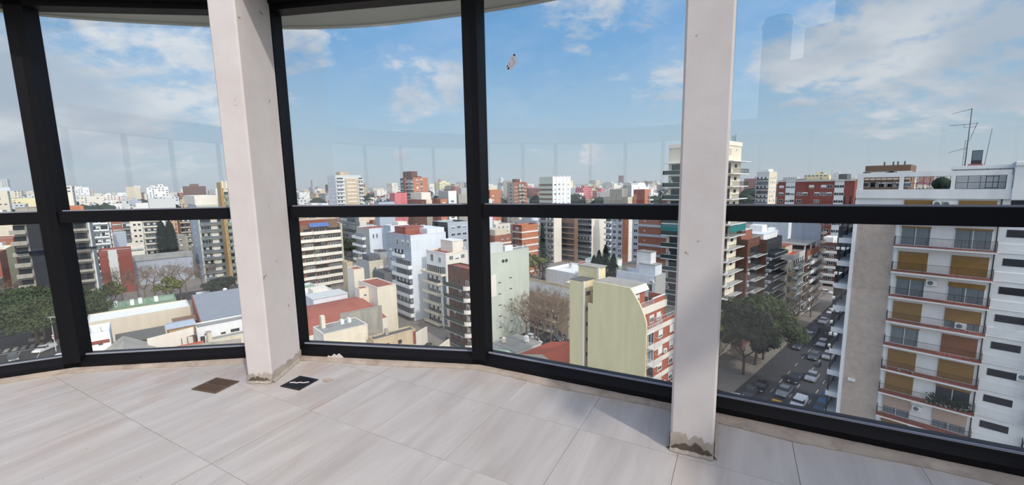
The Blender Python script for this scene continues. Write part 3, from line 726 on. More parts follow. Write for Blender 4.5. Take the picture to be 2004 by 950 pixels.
def big_window(a, z, w, h, share, sh, curtain=True):
    f = MB(); t = .06
    for x in (-w/2, -.03, w/2-t): f.box(x, x+t, -.05, .02, 0, h)
    f.box(-w/2, w/2, -.05, .02, 0, t); f.box(-w/2, w/2, -.05, .02, h-t, h)
    o = rp(a, z, f.mesh('window', ['white_metal']), 'window')
    g = MB().poly([(-w/2+t, -.01, t), (w/2-t, -.01, t), (w/2-t, -.01, h-t), (-w/2+t, -.01, h-t)])
    link('pane', g.mesh('pane', ['glass_dark' if not curtain else 'glass_mid']), o)
    if curtain:
        c = MB()
        for i in range(int(w/.12)):
            x = -w/2+t+i*.12; y = -.02-.012*(i % 2)
            if i % 9 != 8: c.box(x, min(x+.115, w/2-t), y, y+.006, t, h-t)
        link('curtain', c.mesh('curtain', [mat('curtain_dim', (122, 132, 138), .6, .15, 3)]), o)
    hh = (h-2*t)*share; s_ = MB(); z0 = h-.02-hh; n = max(1, int(hh/.13))
    for i in range(n): s_.box(-w/2+.02, w/2-.02, -.10, -.055, z0+hh*i/n+.012, z0+hh*(i+1)/n)
    s_.box(-w/2+.03, w/2-.03, -.075, -.052, z0, h-.02)
    link('roller_shutter', s_.mesh('roller_shutter', [SH[sh]]), o, label={'m': 'mustard wooden roller shutter', 'o': 'orange brown roller shutter', 'b': 'beige roller shutter'}[sh])
    return o
PLAN = [('m', .28, 'm', .3, (6.75, 7.4), 1.45), ('m', .1, 'm', .1, (), 0), ('m', 1, 'm', 1, (), 0), ('m', .12, 'm', .25, (6.95,), 1.5), ('m', 1, 'm', .66, (9.4,), .15),
        ('m', .08, 'o', 1, (), 0), ('m', 1, 'm', 1, (), 0), ('m', 1, 'm', .12, (), 0), ('b', .62, 'b', .62, (7.0,), 1.3), ('m', .18, 'm', 1, (7.0, 7.8), 1.0), ('m', 1, 'm', 1, (), 0), ('m', 1, 'm', .3, (), 0)]
railm = MB(); w_ = 7.35
railm.box(0, w_, -1.15, -1.11, 1.0, 1.03); railm.box(0, w_, -1.15, -1.11, .12, .145)
for s_ in (0, w_-.03): railm.box(s_, s_+.03, -1.11, 0, 1.0, 1.03); railm.box(s_, s_+.03, -1.11, 0, .12, .145)
for i in range(61): railm.box(w_*i/61, w_*i/61+.016, -1.14, -1.12, .13, 1.0)
for i in range(9):
    for s_ in (0, w_-.02): railm.box(s_, s_+.016, -1.11+.12*i, -1.094+.12*i, .13, 1.0)
for i in (0, 20, 41, 60.6): railm.box(w_*i/61, w_*i/61+.035, -1.15, -1.11, 0, 1.03)
railm = railm.mesh('railing', ['iron'])
slabm = MB().box(0, 7.4, -1.2, 0, -.16, 0).mesh('balcony', ['white']); tilem = MB().box(.02, 7.38, -1.22, -.0, .0, .035).mesh('tile_edge', ['roof_red'])
potm = MB().tube((0, 0, 0), (0, 0, .22), .09, .13, 8).mesh('flower_pot', ['concrete'])
for k, (s1, a1, s2, a2, acs, az) in enumerate(PLAN):
    z = (38-2.78)-2.8*(k)+0.0-.0
    z = 38.0-2.62-2.8*(k)
    z = (-2.85-2.8*k)+38
    if k == 0: pass
    if a1 > .6 or True: big_window(5.3, z+.03, 2.35, 2.12, a1, s1)
    big_window(9.45, z+.03, 2.6, 2.12, a2, s2, curtain=not (k == 7))
    bb_ = rp(3.75, z, slabm, 'balcony'); link('railing', railm, bb_, (0, 0, 0)); link('tile_edge', tilem, bb_, (0, 0, 0), label='red tiled balcony edge')
    for a_ in acs: ac_unit(r, 'u', a_, z+az)
    if k == 7:
        for i in range(9):
            pt = link('flower_pot', potm, bb_, (3.9+.36*i, -.95+.1*(i % 3), .04))
    if k == 7:
        m = MB(); q_ = random.Random(3)
        for i in range(260):
            x, y_, z_ = q_.uniform(3.8, 7.1), q_.uniform(-1.1, -.3), .2+q_.random()**1.6*1.0; e = q_.uniform(.05, .12); dx, dz_ = q_.uniform(-e, e), q_.uniform(-e, e)
            m.poly([(x-e, y_, z_-dz_), (x, y_-dx, z_-e), (x+e, y_, z_+dz_), (x, y_+dx, z_+e)])
        link('pot_plants', m.mesh('pot_plants', ['leaf_dark']), bb_, kind='stuff')
    if k == 6:
        for i in range(3): link('flower_pot', potm, bb_, (.4+1.1*i, -.98, .04))
    # dark louvred windows and the floor ledge of the plain bay
    lv = cached('louvre', lambda: (lambda m_: [m_.box(-.95, .95, -.03+.0, .0, 0, .72, 0)]+[m_.box(-.95, .95, -.06, -.03, .03+.09*i, .08+.09*i, 0) for i in range(7)] and m_)(MB()).mesh('louvre_window', ['charcoal']))
    rp(12.55, z+1.45, lv, 'louvre_window'); rp(12.9, z-.12, cached('ledge', lambda: MB().box(-1.75, 1.75, -.12, 0, 0, .12).mesh('ledge', ['white'])), 'ledge')
    rp(12.9, z+.1, cached('ledge2', lambda: MB().box(-1.75, 1.75, -.06, 0, 0, .7).mesh('ledge', ['white'])), 'spandrel')
    if k > 3:
        sb = rp(16.2, z+.5, cached('sb', lambda: MB().box(-1.8, 4, -1.3, 0, -.16, 0).mesh('balcony', ['white'])), 'balcony')
        link('railing', cached('sbr', lambda: (lambda m_: [m_.box(-1.8, -1.77, -1.3+.12*i, -1.28+.12*i, 0, 1.0) for i in range(11)]+[m_.box(-1.8+.13*i, -1.78+.13*i, -1.3, -1.27, 0, 1.0) for i in range(30)]+[m_.box(-1.8, 4, -1.3, -1.26, 1, 1.03), m_.box(-1.8, -1.76, -1.3, 0, 1, 1.03)] and m_)(MB()).mesh('railing', ['iron'])), sb)
        rp(16.2, z+.55, door_mesh(2.6, 2.1, 2), 'glass_door')
        link('tile_edge', cached('sbt', lambda: MB().box(-1.78, 4, -1.33, 0, 0, .04).mesh('tile_edge', ['roof_red'])), sb)
    if k in (4, 6): ac_unit(r, 'u', 13.9, z+1.7)
# bushy plants on the seventh balcony down
# street side balconies (they face the street, seen edge-on at the left)
for k in range(12):
    z = 38-2.85-2.8*k
    o = link('balcony', cached('stb', lambda: MB().box(1.0, 16, 22.85, 24.25, -.35, .25).mesh('balcony', ['white'])), r.o, (0, 0, z))
    link('glass_door', cached('stg', lambda: (lambda m_: [m_.box(1.4, 16, 22.86, 22.95, .3, 2.3, 0)]+[m_.box(1.2+3.5*i, 1.32+3.5*i, 24.0, 24.12, .25, 2.4, 1) for i in range(5)]+[m_.box(1.1, 16, 24.1, 24.14, .3, 1.05, 0)] and m_)(MB()).mesh('glass_door', ['glass_dark', 'iron'])), o)
# roof terrace frame
zt0 = 38.0-.0
m = MB()
m.box(-.25, 0, 0, 22.85, 38-.55, 38+.42); link('terrace_parapet', m.mesh('terrace_parapet', ['white']), r.o)
link('roof', MB().box(0, 26, 0, 22.85, 37.95, 38.0).mesh('roof', ['roof_grey']), r.o)
link('beam', MB().box(-.2, .25, 11.45, 22.85, 38+1.75, 38+2.25).mesh('beam', ['white']), r.o)
link('beam', MB().box(.25, 6, 22.5, 22.85, 38+1.75, 38+2.25).mesh('beam', ['white']), r.o)
for a, w_p in ((.3, .5), (3.75, .35), (7.62, .3), (11.3, .35)): rp(a, 38+.42, MB().box(-w_p/2, w_p/2, -.2, .15, 0, 1.34).mesh('post', ['white']), 'post')
for a0, a1, n_ in ((.6, 3.5, 6), (4.0, 7.4, 7), (7.8, 11.1, 4)):
    m = MB(); m.box(a0, a1, -.02, .02, 1.3, 1.34); m.box(a0, a1, -.02, .02, .0, .05); m.box(a0, a1, -.02, .02, .62, .66)
    for i in range(n_+1): x = a0+(a1-a0)*i/n_; m.box(x-.02, x+.02, -.02, .02, 0, 1.34)
    rp(0, 38+.42, m.mesh('terrace_grille', ['iron']), 'terrace_grille')
rb_ = MB(); zs = [0, .2, .45, .7, .95, 1.2, 1.38]; rs = [.3, .58, .74, .78, .7, .45, .12]
for i in range(6): rb_.tube((0, 0, zs[i]), (0, 0, zs[i+1]), rs[i], rs[i+1], 18)
link('round_shrub', rb_.mesh('round_shrub', ['leaf_dark']), r.o, (1.3, 22.85-6.75, 38.3), label='clipped round dark green shrub')
# penthouse and cabin at the back of the roof
link('penthouse', MB().box(1.6, 20, 4, 15.15, 38, 40.4).mesh('penthouse', ['white']), r.o)
link('penthouse_roof', MB().box(1.1, 20.5, 3.5, 15.55, 40.4, 40.75).mesh('penthouse_roof', ['white']), r.o)
link('side_block', MB().box(-.4, 6, 0, 11.3, 37.4, 41.0).mesh('side_block', ['white']), r.o); link('side_ledge', MB().box(-.55, 6, 0, 11.3, 40.6, 40.9).mesh('side_ledge', ['white']), r.o)
m = MB()
for x in (12.2, 13.0):
    m.box(.2, .26, x, x+.05, 38.2, 40.4)
for i in range(4): m.box(.2, .26, 12.2, 13.05, 38.5+.55*i, 38.55+.55*i)
link('steel_frame', m.mesh('steel_frame', ['iron']), r.o)
# mast with aerials
m = MB(); mx, my = 2.6, 22.85-8.25
m.tube((mx, my, 40.7), (mx, my, 46.6), .045, .03, 5)
for dx, dy in ((-.18, 0), (.18, 0), (0, .18)): m.tube((mx+dx, my+dy, 40.7), (mx+dx, my+dy, 43.4), .02, .02, 4)
for i in range(9): m.tube((mx-.18, my, 40.8+.3*i), (mx+.18, my, 41.0+.3*i), .012, .012, 3); m.tube((mx+.18, my, 40.8+.3*i), (mx, my+.18, 41.0+.3*i), .012, .012, 3)
m.tube((mx, my, 46.5), (mx, my+1.4, 46.2), .03, .02, 4); m.tube((mx, my+1.5, 45.0), (mx, my-.6, 45.0), .03, .02, 4); m.tube((mx, my+.4, 44.7), (mx, my-.5, 44.7), .02, .02, 4)
m.tube((mx, my-.5, 45.1), (mx, my-.1, 43.3), .03, .02, 4); m.tube((mx, my, 42.6), (mx, my+1.3, 42.2), .03, .02, 4)
m.tube((mx, my+.4, 45.0), (mx, my+.4, 44.7), .02, .02, 4)
link('aerial_mast', m.mesh('aerial_mast', ['iron']), r.o)
m = MB(); m.tube((2.6, my-1.35, 40.7), (2.6, my-1.55, 44.4), .03, .02, 4); m.tube((2.6, my-4.4, 40.7), (2.6, my-4.4, 41.5), .03, .02, 4); link('pole', m.mesh('pole', ['iron']), r.o)
m = MB(); m.box(2.3, 2.4, my-1.15, my-.4, 40.9, 42.3, 0); m.box(2.28, 2.3, my-1.1, my-.45, 41.3, 42.25, 1); m.box(2.2, 3.0, my-1.25, my-.2, 40.75, 40.92, 2); link('roof_hatch', m.mesh('roof_hatch', ['iron', 'glass_mid', 'roof_red']), r.o)

# ------------------------------------------------------------------ buildings you can single out (near to far)
# yellow building with the curved profile
y = B(); y.u, y.v = 56.0, 31.4; H0 = 38.0
yo = thing('apartment_building', 'pale yellow blank-walled building with a curved stepped top and brick balconied street front', 'building', W(56, 31.4, GZ), TH)
FOOT.append((56, 67, 31.4, 47)); y.o = yo; y.lx = 10.2; y.ly = 15; y.H = H0-15; y.fh = 2.75; y.top = 0; y.par = 0; y.nf = 9
zr = -14.5+38
prof = [(0, 0), (0, zr-5.6)]+[(3.0-3.0*(1-sin(t_*pi/2)) if False else 3.0*(t_**1.6)*.98, zr-5.6+5.6*t_) for t_ in (.12, .25, .4, .55, .7, .85, 1.0)]+[(10.0, zr), (10.0, zr-4.0), (11.0, zr-4.0), (11.0, 0)]
m = MB(); m.sweep([(a, z) for a, z in prof], lambda a, z: (0, a, z), lambda a, z: (.28, a, z)); link('blank_wall', m.mesh('blank_wall', ['yellow']), yo)
link('wall', MB().box(.28, 10.2, .02, 10.9, 0, zr-6.6).box(.28, 4.6, 3.0, 9.9, zr-6.6, zr-.3).mesh('wall', [mat('brick_orange', (164, 92, 70), .9, .12, 3)]), yo)
link('roof', MB().box(.28, 4.7, 2.9, 9.95, zr-.3, zr+.02).mesh('roof', ['concrete']), yo)
link('wing', MB().box(.0, 5, 12.0, 15.0, 0, H0-15.0).mesh('wing', ['yellow']), yo, label='narrow yellow rear wing')
link('wing_trim', MB().box(-.03, .3, 11.85, 12.15, 0, H0-14.9).mesh('wing_trim', ['warm_white']), yo)
link('light_well', MB().box(3.4, 5, 9.9, 12.0, 0, H0-15.4).mesh('light_well', ['sand']), yo)
link('wing_roof', MB().box(0, 5, 12, 15, H0-15, H0-14.9).mesh('wing_roof', ['roof_dark']), yo)
link('stair_hut', MB().box(3.2, 5.6, 11.4, 15.6, zr-1, H0-13.0).mesh('stair_hut', ['yellow']), yo); link('hut_roof', MB().box(3.1, 5.8, 11.2, 15.8, H0-13.0, H0-12.85).mesh('hut_roof', ['concrete']), yo)
m = MB(); m.box(3.0, 3.4, 11.0, 11.4, zr-1, H0-13.0); link('chimney', m.mesh('chimney', ['warm_white']), yo)
wm = win_mesh(1.1, .75, 'glass_dark', None, 0, 'charcoal'); sm = win_mesh(.4, .4, 'glass_dark', None, 0, 'charcoal')
for k in range(7):
    z = H0-17.6-2.75*k; link('window', wm, yo, (1.35, 11.98, z), 0); link('window', sm, yo, (2.75, 11.98, z+.3), 0)
# street front (v-facing): white bands, brick panels, windows with white frames, railed balconies at the near corner
def yv(a, z, me, name, out=0, yy=0, **k): return link(name, me, yo, (a, yy-out, z), 0, **k)
wwin = [win_mesh(1.35, 1.3, 'glass_dark', 'shutter_white', s_, 'white_metal', .12) for s_ in (.35, .75, 1, .5)]
for k in range(9):
    z = zr-8.9-2.75*k
    if z < -1: break
    yv(5.1, z+1.95, cached('yb', lambda: MB().box(-4.9, 5.1, -.05, 0, 0, .8).mesh('white_band', ['warm_white'])), 'white_band')
    yv(4.3, z+.55, wwin[(k+1) % 4], 'window', .05); yv(8.0, z+.55, wwin[(k*3+2) % 4], 'window', .05)
    q = MB(); q.box(-.2, 2.4, -1.3, 0, -.15, 0, 0); q.box(-.2, 2.4, -1.3, -1.26, .95, 1, 1); q.box(-.2, -.16, -1.3, 0, .95, 1, 1); q.box(2.36, 2.4, -1.3, 0, .95, 1, 1)
    for i in range(15): q.box(-.2+.18*i, -.175+.18*i, -1.3, -1.27, 0, .95, 1)
    for i in range(7): q.box(-.2, -.17, -1.3+.18*i, -1.275+.18*i, 0, .95, 1)
    bo = yv(.3, z, cached('ybal', lambda: q.mesh('balcony', ['warm_white', 'white_metal'])), 'balcony'); yv(1.4, z+.02, door_mesh(1.7, 2.0, k % 5), 'glass_door')
    if k % 2 == 0: link('air_conditioner', cached('ac', ac_mesh), yo, (9.4, -.05, z+.1))
    else: link('air_conditioner', cached('ac', ac_mesh), yo, (5.6, -.05, z+.5))
# stepped top storeys
link('fascia', MB().sweep([(0, 0), (.55, .9), (.4, .95), (-.15, 0)], lambda a, z: (.2, 2.9-a*0-0.0+(-.5+a), zr-.95+z), lambda a, z: (4.6, 2.4+a, zr-.95+z)).mesh('fascia', ['warm_white']), yo)
link('fascia', MB().box(.2, 8.6, 1.2, 1.45, zr-4.3, zr-3.2).mesh('fascia', ['warm_white']), yo)
link('setback_storey', MB().box(.28, 8.4, 1.4, 3.0, zr-6.6, zr-3.4).mesh('setback_storey', ['brick_orange']), yo)
link('terrace_wall', MB().box(4.6, 8.4, 1.5, 1.7, zr-3.4, zr-2.4).box(8.2, 8.4, 1.7, 4.4, zr-3.4, zr-2.4).mesh('terrace_wall', ['brick_orange']), yo)
link('coping', MB().box(4.6, 8.5, 1.45, 1.75, zr-2.4, zr-2.3).mesh('coping', ['white']), yo)
link('corner_trim', MB().box(10.0, 10.25, -.08, .3, 0, zr-6.0).mesh('corner_trim', ['warm_white']), yo)
link('terrace_wall', MB().box(5.0, 10.1, 0, .2, zr-6.6, zr-5.7).mesh('terrace_wall', ['brick_orange']), yo)
yv(4.0, zr-6.2, wwin[0], 'window', .02, 1.4); yv(6.2, zr-6.2, wwin[1], 'window', .02, 1.4); yv(2.2, zr-2.8, wwin[3], 'window', .02, 3.0)
def rail(x0, y0, x1, y1, z, h=1.0, st=.2):
    q = MB(); d = Vector((x1-x0, y1-y0)); n = max(2, int(d.length/st)); q.tube((x0, y0, z+h), (x1, y1, z+h), .025, .025, 4); q.tube((x0, y0, z+.1), (x1, y1, z+.1), .02, .02, 4)
    for i in range(n+1): f = i/n; q.box(x0+d.x*f-.012, x0+d.x*f+.012, y0+d.y*f-.012, y0+d.y*f+.012, z, z+h)
    link('railing', q.mesh('railing', ['white_metal']), yo)
rail(.3, 1.3, 4.5, 1.3, zr-3.3); rail(.1, -.2, 4.6, -.2, zr-6.5); rail(.1, -.2, .1, 1.2, zr-6.5); rail(4.6, .1, 9.9, .1, zr-5.7, .7, .9); rail(3.0, 0, 3.0, 1.4, zr-6.5, 1.6); rail(3.0, 0, 4.8, 0, zr-6.5, 1.9)

# low roofs below, between the grey-green wall and the yellow building
def house(label, u0, u1, v0, v1, zt, wall, roof, hip=1.2, name='low_house', gable='u', cat='house'):
    o = thing(name, label, cat, W(u0, v0, GZ), TH); X, Y, H = u1-u0, v1-v0, zt-GZ; FOOT.append((u0, u1, v0, v1)); FOOTL.append((label, FOOT[-1], zt))
    link('wall', MB().box(0, X, 0, Y, 0, H).mesh('wall', [wall]), o)
    m = MB(); e = .3
    if hip > 0:
        if gable == 'u':
            m.poly([(-e, -e, H), (X+e, -e, H), (X+e, Y/2, H+hip), (-e, Y/2, H+hip)]); m.poly([(-e, Y/2, H+hip), (X+e, Y/2, H+hip), (X+e, Y+e, H), (-e, Y+e, H)]); m.poly([(-e, -e, H), (-e, Y/2, H+hip), (-e, Y+e, H)], 1); m.poly([(X+e, -e, H), (X+e, Y+e, H), (X+e, Y/2, H+hip)], 1)
        else:
            m.poly([(-e, -e, H), (X/2, -e, H+hip), (X/2, Y+e, H+hip), (-e, Y+e, H)]); m.poly([(X/2, -e, H+hip), (X+e, -e, H), (X+e, Y+e, H), (X/2, Y+e, H+hip)]); m.poly([(-e, -e, H), (X+e, -e, H), (X/2, -e, H+hip)], 1); m.poly([(-e, Y+e, H), (X/2, Y+e, H+hip), (X+e, Y+e, H)], 1)
        m.poly([(-e, -e, H-.02), (-e, Y+e, H-.02), (X+e, Y+e, H-.02), (X+e, -e, H-.02)])
    else: m.box(-.05, X+.05, -.05, Y+.05, H, H+.1)
    link('roof', m.mesh('roof', [roof, wall]), o); b = B(); b.o, b.lx, b.ly, b.H, b.par, b.top, b.fh, b.nf, b.u, b.v = o, X, Y, H, 0, .4, 2.8, 2, u0, v0; return b
def zone(px, py, z):
    return uvof(atZ(px, py, z))
h = house('small house with a pale green pitched roof below the grey-green wall', 48, 56, 58, 69, -34.4, 'sand', 'roof_green', 1.3)
h = house('low house with a flat green-grey roof and a white tank beside the terracotta roof', 51, 56, 50.5, 57, -33.8, 'green_grey', 'roof_dark', 0)
tank(h, .5, .6, .6, 1.1, 'white', .4)
h = house('long low house with a weathered terracotta hipped roof below the yellow building', 58.5, 68, 48.5, 62, -34.2, 'sand', 'terracotta', 2.0)
h = house('low house with a grey flat roof between green and terracotta roofs', 58, 66, 63, 71, -34, 'pale_grey', 'roof_grey', 0); tank(h, .7, .3, .6, 1.1, 'white', .4); tank(h, .2, .7, .5, .9, 'cream', .4)

# grey-green blank wall with slit windows
b = bld('grey-green building whose blank side wall has two columns of slit windows', 938, 958, 1035, 497, D=101, wall='blue_white', wall_v='green_grey', roof='roof_grey', fh=2.9, top=3, par=.3)
for k in range(8):
    for a in (.22, .5): place(b, 'v', b.lx*a, b.H-7.2-2.9*k-(.7 if a < .3 else 0), cached('slit', lambda: MB().box(-.45, .45, -.05, .02, 0, .22).mesh('slit_window', ['charcoal'])), 'slit_window')
pier(b, 'v', .0, .14, 'warm_white', b.H-11, b.H-5.5, .06, 'patch'); win(b, 'u', .1, .9, 1, 0, 9, 1.6, 1.5, .6, 'curt')
onroof(b, 'stair_hut', .0, .35, .1, .6, 2.6, 'pale_grey'); onroof(b, 'stair_hut', .4, .6, .1, .4, 1.5, 'white')
for f in (.32, .4): place(b, 'v', b.lx*f, b.H-2.4, cached('disc', lambda: MB().tube((0, -.12, 0), (0, 0, 0), .42, .42, 14).mesh('round_vent', ['charcoal'])), 'round_vent')
# brown low apartment block behind the bare trees
b = bld('shaded brown apartment block with cream balcony rails behind bare trees', 1000, 1112, 1150, 588, u=80.5, ly=30, lx=12, wall='tan', wall_v='concrete', roof='roof_grey', fh=3, top=.6)
bal(b, 'u', .55, .9, 2, 0, 4, 1.2, 'rail', 'cream', 'cream'); win(b, 'u', .1, .5, 4, 0, 4, 1.1, 1.4, .8, 'dark')

# white modern house with curved parapets behind the yellow one
b = bld('white modernist block with curved parapet, roof terrace and glass doors behind the yellow building', 1206, 1283, 1303, 541, D=93, wall='blue_white', wall_v='grey', roof='roof_grey', fh=2.9, top=1.0, par=1.3)
win(b, 'u', .12, .5, 1, 0, 2, 1.9, 1.7, .3, 'dark'); win(b, 'u', .7, .98, 1, 0, 2, 1.9, 1.7, .3, 'dark'); ac_unit(b, 'u', b.ly*.55, b.H-2.6); ac_unit(b, 'u', b.ly*.93, b.H-1.6)
onroof(b, 'stair_hut', .15, .8, .05, .45, 3.4, 'blue_white', rf='roof_grey'); onroof(b, 'upper_block', .3, .8, .2, .55, 6.0, 'white', rf='roof_grey')
m = MB(); N_ = 8
for i in range(N_):
    t0, t1 = i/N_, (i+1)/N_; z0, z1 = .3+4*t0**2.2, .3+4*t1**2.2
    m.poly([(2.2, b.ly*(.95-.5*t0), 0), (2.2, b.ly*(.95-.5*t1), 0), (2.2, b.ly*(.95-.5*t1), z1), (2.2, b.ly*(.95-.5*t0), z0)]); m.poly([(2.4, b.ly*(.95-.5*t1), 0), (2.4, b.ly*(.95-.5*t0), 0), (2.4, b.ly*(.95-.5*t0), z0), (2.4, b.ly*(.95-.5*t1), z1)]); m.poly([(2.2, b.ly*(.95-.5*t0), z0), (2.2, b.ly*(.95-.5*t1), z1), (2.4, b.ly*(.95-.5*t1), z1), (2.4, b.ly*(.95-.5*t0), z0)])
link('curved_wall', m.mesh('curved_wall', ['white']), b.o, (0, 0, b.H-b.par))
# brick building with grey bands
b = bld('brown brick block with pale grey bands right behind the white modernist block', 1250, 1330, 1345, 424, D=133, wall='brick', roof='roof_grey', fh=3.1, top=.6)
band(b, 'u', 0, 1, 0, 12, .75, 0, 'blue_grey', .08); onroof(b, 'stair_hut', .2, .8, .1, .5, 3, 'warm_white'); win(b, 'u', .02, .3, 1, 0, 12, .5, .4, 1.6, 'dark')

# tall balconied tower behind the second post
b = bld('tall cream tower with dark green balcony rails, half hidden behind the right-hand post', 1310, 1416, 1452, 274, v=35.5, wall='cream', wall_v='cream', roof='roof_grey', fh=2.75, top=4.1, par=.6)
T1b = b
bal(b, 'u', -.06, .40, 1, 0, 12, 1.3, 'glass', 'white', 'dark_green_metal', 1.0, 0, .0); bal(b, 'u', .6, 1.0, 1, 0, 12, 1.3, 'glass', 'white', 'dark_green_metal', 1.0, 0, .8)
for k in range(12): place(b, 'u', b.ly*.2, floor_z(b, k), door_mesh(3.2, 2.3, 2), 'glass_door'); (k % 3 == 1) and ac_unit(b, 'u', b.ly*.06, floor_z(b, k)+.9)
bal(b, 'v', .22, 1.12, 1, 0, 12, 1.4, 'rail', 'white', 'dark_green_metal', 1.0, 0, 0)
for k in range(12):
    place(b, 'v', b.lx*.36, floor_z(b, k), door_mesh(1.8, 2.2, 2), 'glass_door'); place(b, 'v', b.lx*.72, floor_z(b, k)+1.3, win_mesh(1.3, .7, 'glass_dark', None, 0, 'iron'), 'window')
pier(b, 'v', 0, .13, 'red_brick'); band(b, 'v', 0, .15, 0, 12, .5, -.4, 'white', .12)
for fc, f0, f1 in (('u', -.06, .4), ('v', .22, 1.12)):
    w = flen(b, fc)*(f1-f0); place(b, fc, flen(b, fc)*(f0+f1)/2, floor_z(b, 5)+.95, MB().box(-w/2, w/2, -1.38, -1.34, 0, 1.5).mesh('awning', ['teal']), 'awning', label='teal canvas balcony screen')
pier(b, 'u', -.01, .99, 'warm_white', b.H-.9, b.H, .15, 'cornice'); pier(b, 'v', .13, 1, 'warm_white', b.H-.9, b.H, .15, 'cornice'); pier(b, 'v', .13, 1.15, 'white', b.H-4.35, b.H-4.2, 1.6, 'canopy'); pier(b, 'u', -.06, 1, 'white', b.H-4.35, b.H-4.2, 1.0, 'canopy')
place(b, 'v', b.lx*.38, b.H-3, win_mesh(1.3, 1.5, 'glass_dark', 'shutter_beige', 1), 'window'); place(b, 'v', b.lx*.72, b.H-2, win_mesh(.5, .5, 'glass_dark', None, 0), 'window')
onroof(b, 'plant_box', .1, .4, .1, .3, 1.4, 'pale_grey'); antenna(b, .5, .8, 3.2); antenna(b, .95, .1, 2.6)
m = MB(); [m.box(x, x+.04, .5, .54, 0, 1.3) for x in (6, 6.8, 7.6)]; [m.box(6, 7.6, .5, .54, z, z+.04) for z in (.4, .9, 1.3)]; link('roof_rail', m.mesh('roof_rail', ['iron']), b.o, (0, 0, b.H))

# row along the far side of the street
STV = 31.0
b = bld('dark brick block with wrap-around balconies and pale slabs, first right of the green-railed tower', 1452, 1464, 1490, 470, v=33.8, ly=9, wall='dark_brick', wall_v='dark_brick', roof='roof_grey', fh=2.85, top=1.2)
bal(b, 'v', .12, 1.02, 1, 0, 9, 1.6, 'rail', 'pale_grey', 'charcoal', .95, 0, .85, 2.0, dkind=2); band(b, 'v', 0, 1, 0, 9, .5, -.5, 'slab_grey', .3); onroof(b, 'setback_storey', .1, .9, .2, .9, 2.6, 'brick', rf='pale_grey')
for k in range(1, 8): ac_unit(b, 'v', b.lx*.1, floor_z(b, k)+1.4)
b = bld('glass-balconied block with blue-grey slabs, second right of the green-railed tower', 1490, 1501, 1531, 470, v=STV+1.2, ly=10, wall='dark_brick', wall_v='charcoal', roof='roof_grey', fh=2.85, top=1.6)
bal(b, 'v', .1, 1.0, 1, 0, 9, 1.6, 'glass', 'slab_grey', 'glass_dark', .95, 0, .9, 2.1, dkind=2); band(b, 'v', 0, 1, 0, 9, .6, -.6, 'slab_grey', 1.0); onroof(b, 'setback_storey', .05, .95, .1, .8, 1.9, 'white', rf='blue_white'); onroof(b, 'stair_hut', .5, .8, .3, .6, 3.6, 'white')
for k in range(1, 8): ac_unit(b, 'v', b.lx*.06, floor_z(b, k)+1.4)
b = bld('narrow cream block with small balconies squeezed between glass-balconied neighbours', 1530, 1538, 1550, 515, v=STV, ly=9, wall='cream', roof='roof_grey', fh=2.85, top=.8)
bal(b, 'v', .4, 1, 1, 0, 7, .9, 'solid', 'sand', 'tan', .9, 0, .8); win(b, 'v', .05, .35, 1, 0, 7, .8, 1.2)
b = bld('grey block of deep railed balconies with a pinkish roof terrace, mid street', 1549, 1553, 1576, 500, v=STV, ly=10, wall='pale_grey', roof='terracotta', fh=2.85, top=.8)
bal(b, 'v', 0, 1, 1, 0, 8, 1.3, 'rail', 'white', 'iron', .95, 0, .9); onroof(b, 'setback_storey', .3, .9, .3, .8, 2.4, 'sand', rf='roof_red')
b = bld('brick block with white railed balconies under a flat straw canopy, mid street', 1573, 1580, 1603, 492, v=STV, ly=9, wall='brick', roof='roof_grey', fh=2.85, top=1)
bal(b, 'v', 0, .48, 1, 0, 9, 1.2, 'solid', 'pale_grey', 'white', .9, .04, .8); bal(b, 'v', .5, 1, 1, 0, 9, 1.2, 'solid', 'pale_grey', 'pale_grey', .9, .04, .8); onroof(b, 'roof_canopy', -.05, 1.0, .05, .9, .2, 'roof_grey', b.H+1.6); [onroof(b, 'canopy_post', x, x+.02, .06, .1, 2.4, 'white') for x in (0, .5, .96)]
b = bld('slim tall tower with pink balconies and a blank blue-grey flank, end of the street row', 1600, 1608, 1613, 436, v=STV, ly=7, wall='blue_grey', wall_v='brick', roof='roof_grey', fh=2.85, top=.8)
bal(b, 'v', .1, .9, 1, 0, 12, 1.0, 'solid', 'cream', 'cream', .8, 0, .8)
b = bld('brick corner block with thick white floor bands at the far end of the street', 1607, 1639, 1643, 476, D=195, lx=9, wall='dark_brick', wall_v='dark_brick', roof='roof_grey', fh=2.9, top=1.0)
band(b, 'u', -.03, 1.0, 0, 9, 1.0, -.2, 'white', .5); win(b, 'u', .1, .9, 2, 0, 9, 1.4, 1.2, 1.2, 'dark'); onroof(b, 'setback_storey', .1, .9, .3, .9, 2.6, 'white'); tank(b, .4, .7, .8, 1.4); tank(b, .4, .35, .8, 1.4)
b = bld('dark glazed block with thin white balcony slabs beside the street edge of the shuttered tower', 1642, 1682, 1705, 445, D=118, lx=20, wall='charcoal', wall_v='charcoal', roof='roof_dark', fh=2.85, top=2)
band(b, 'u', 0, .6, 0, 10, .5, -.3, 'white', 1.1)

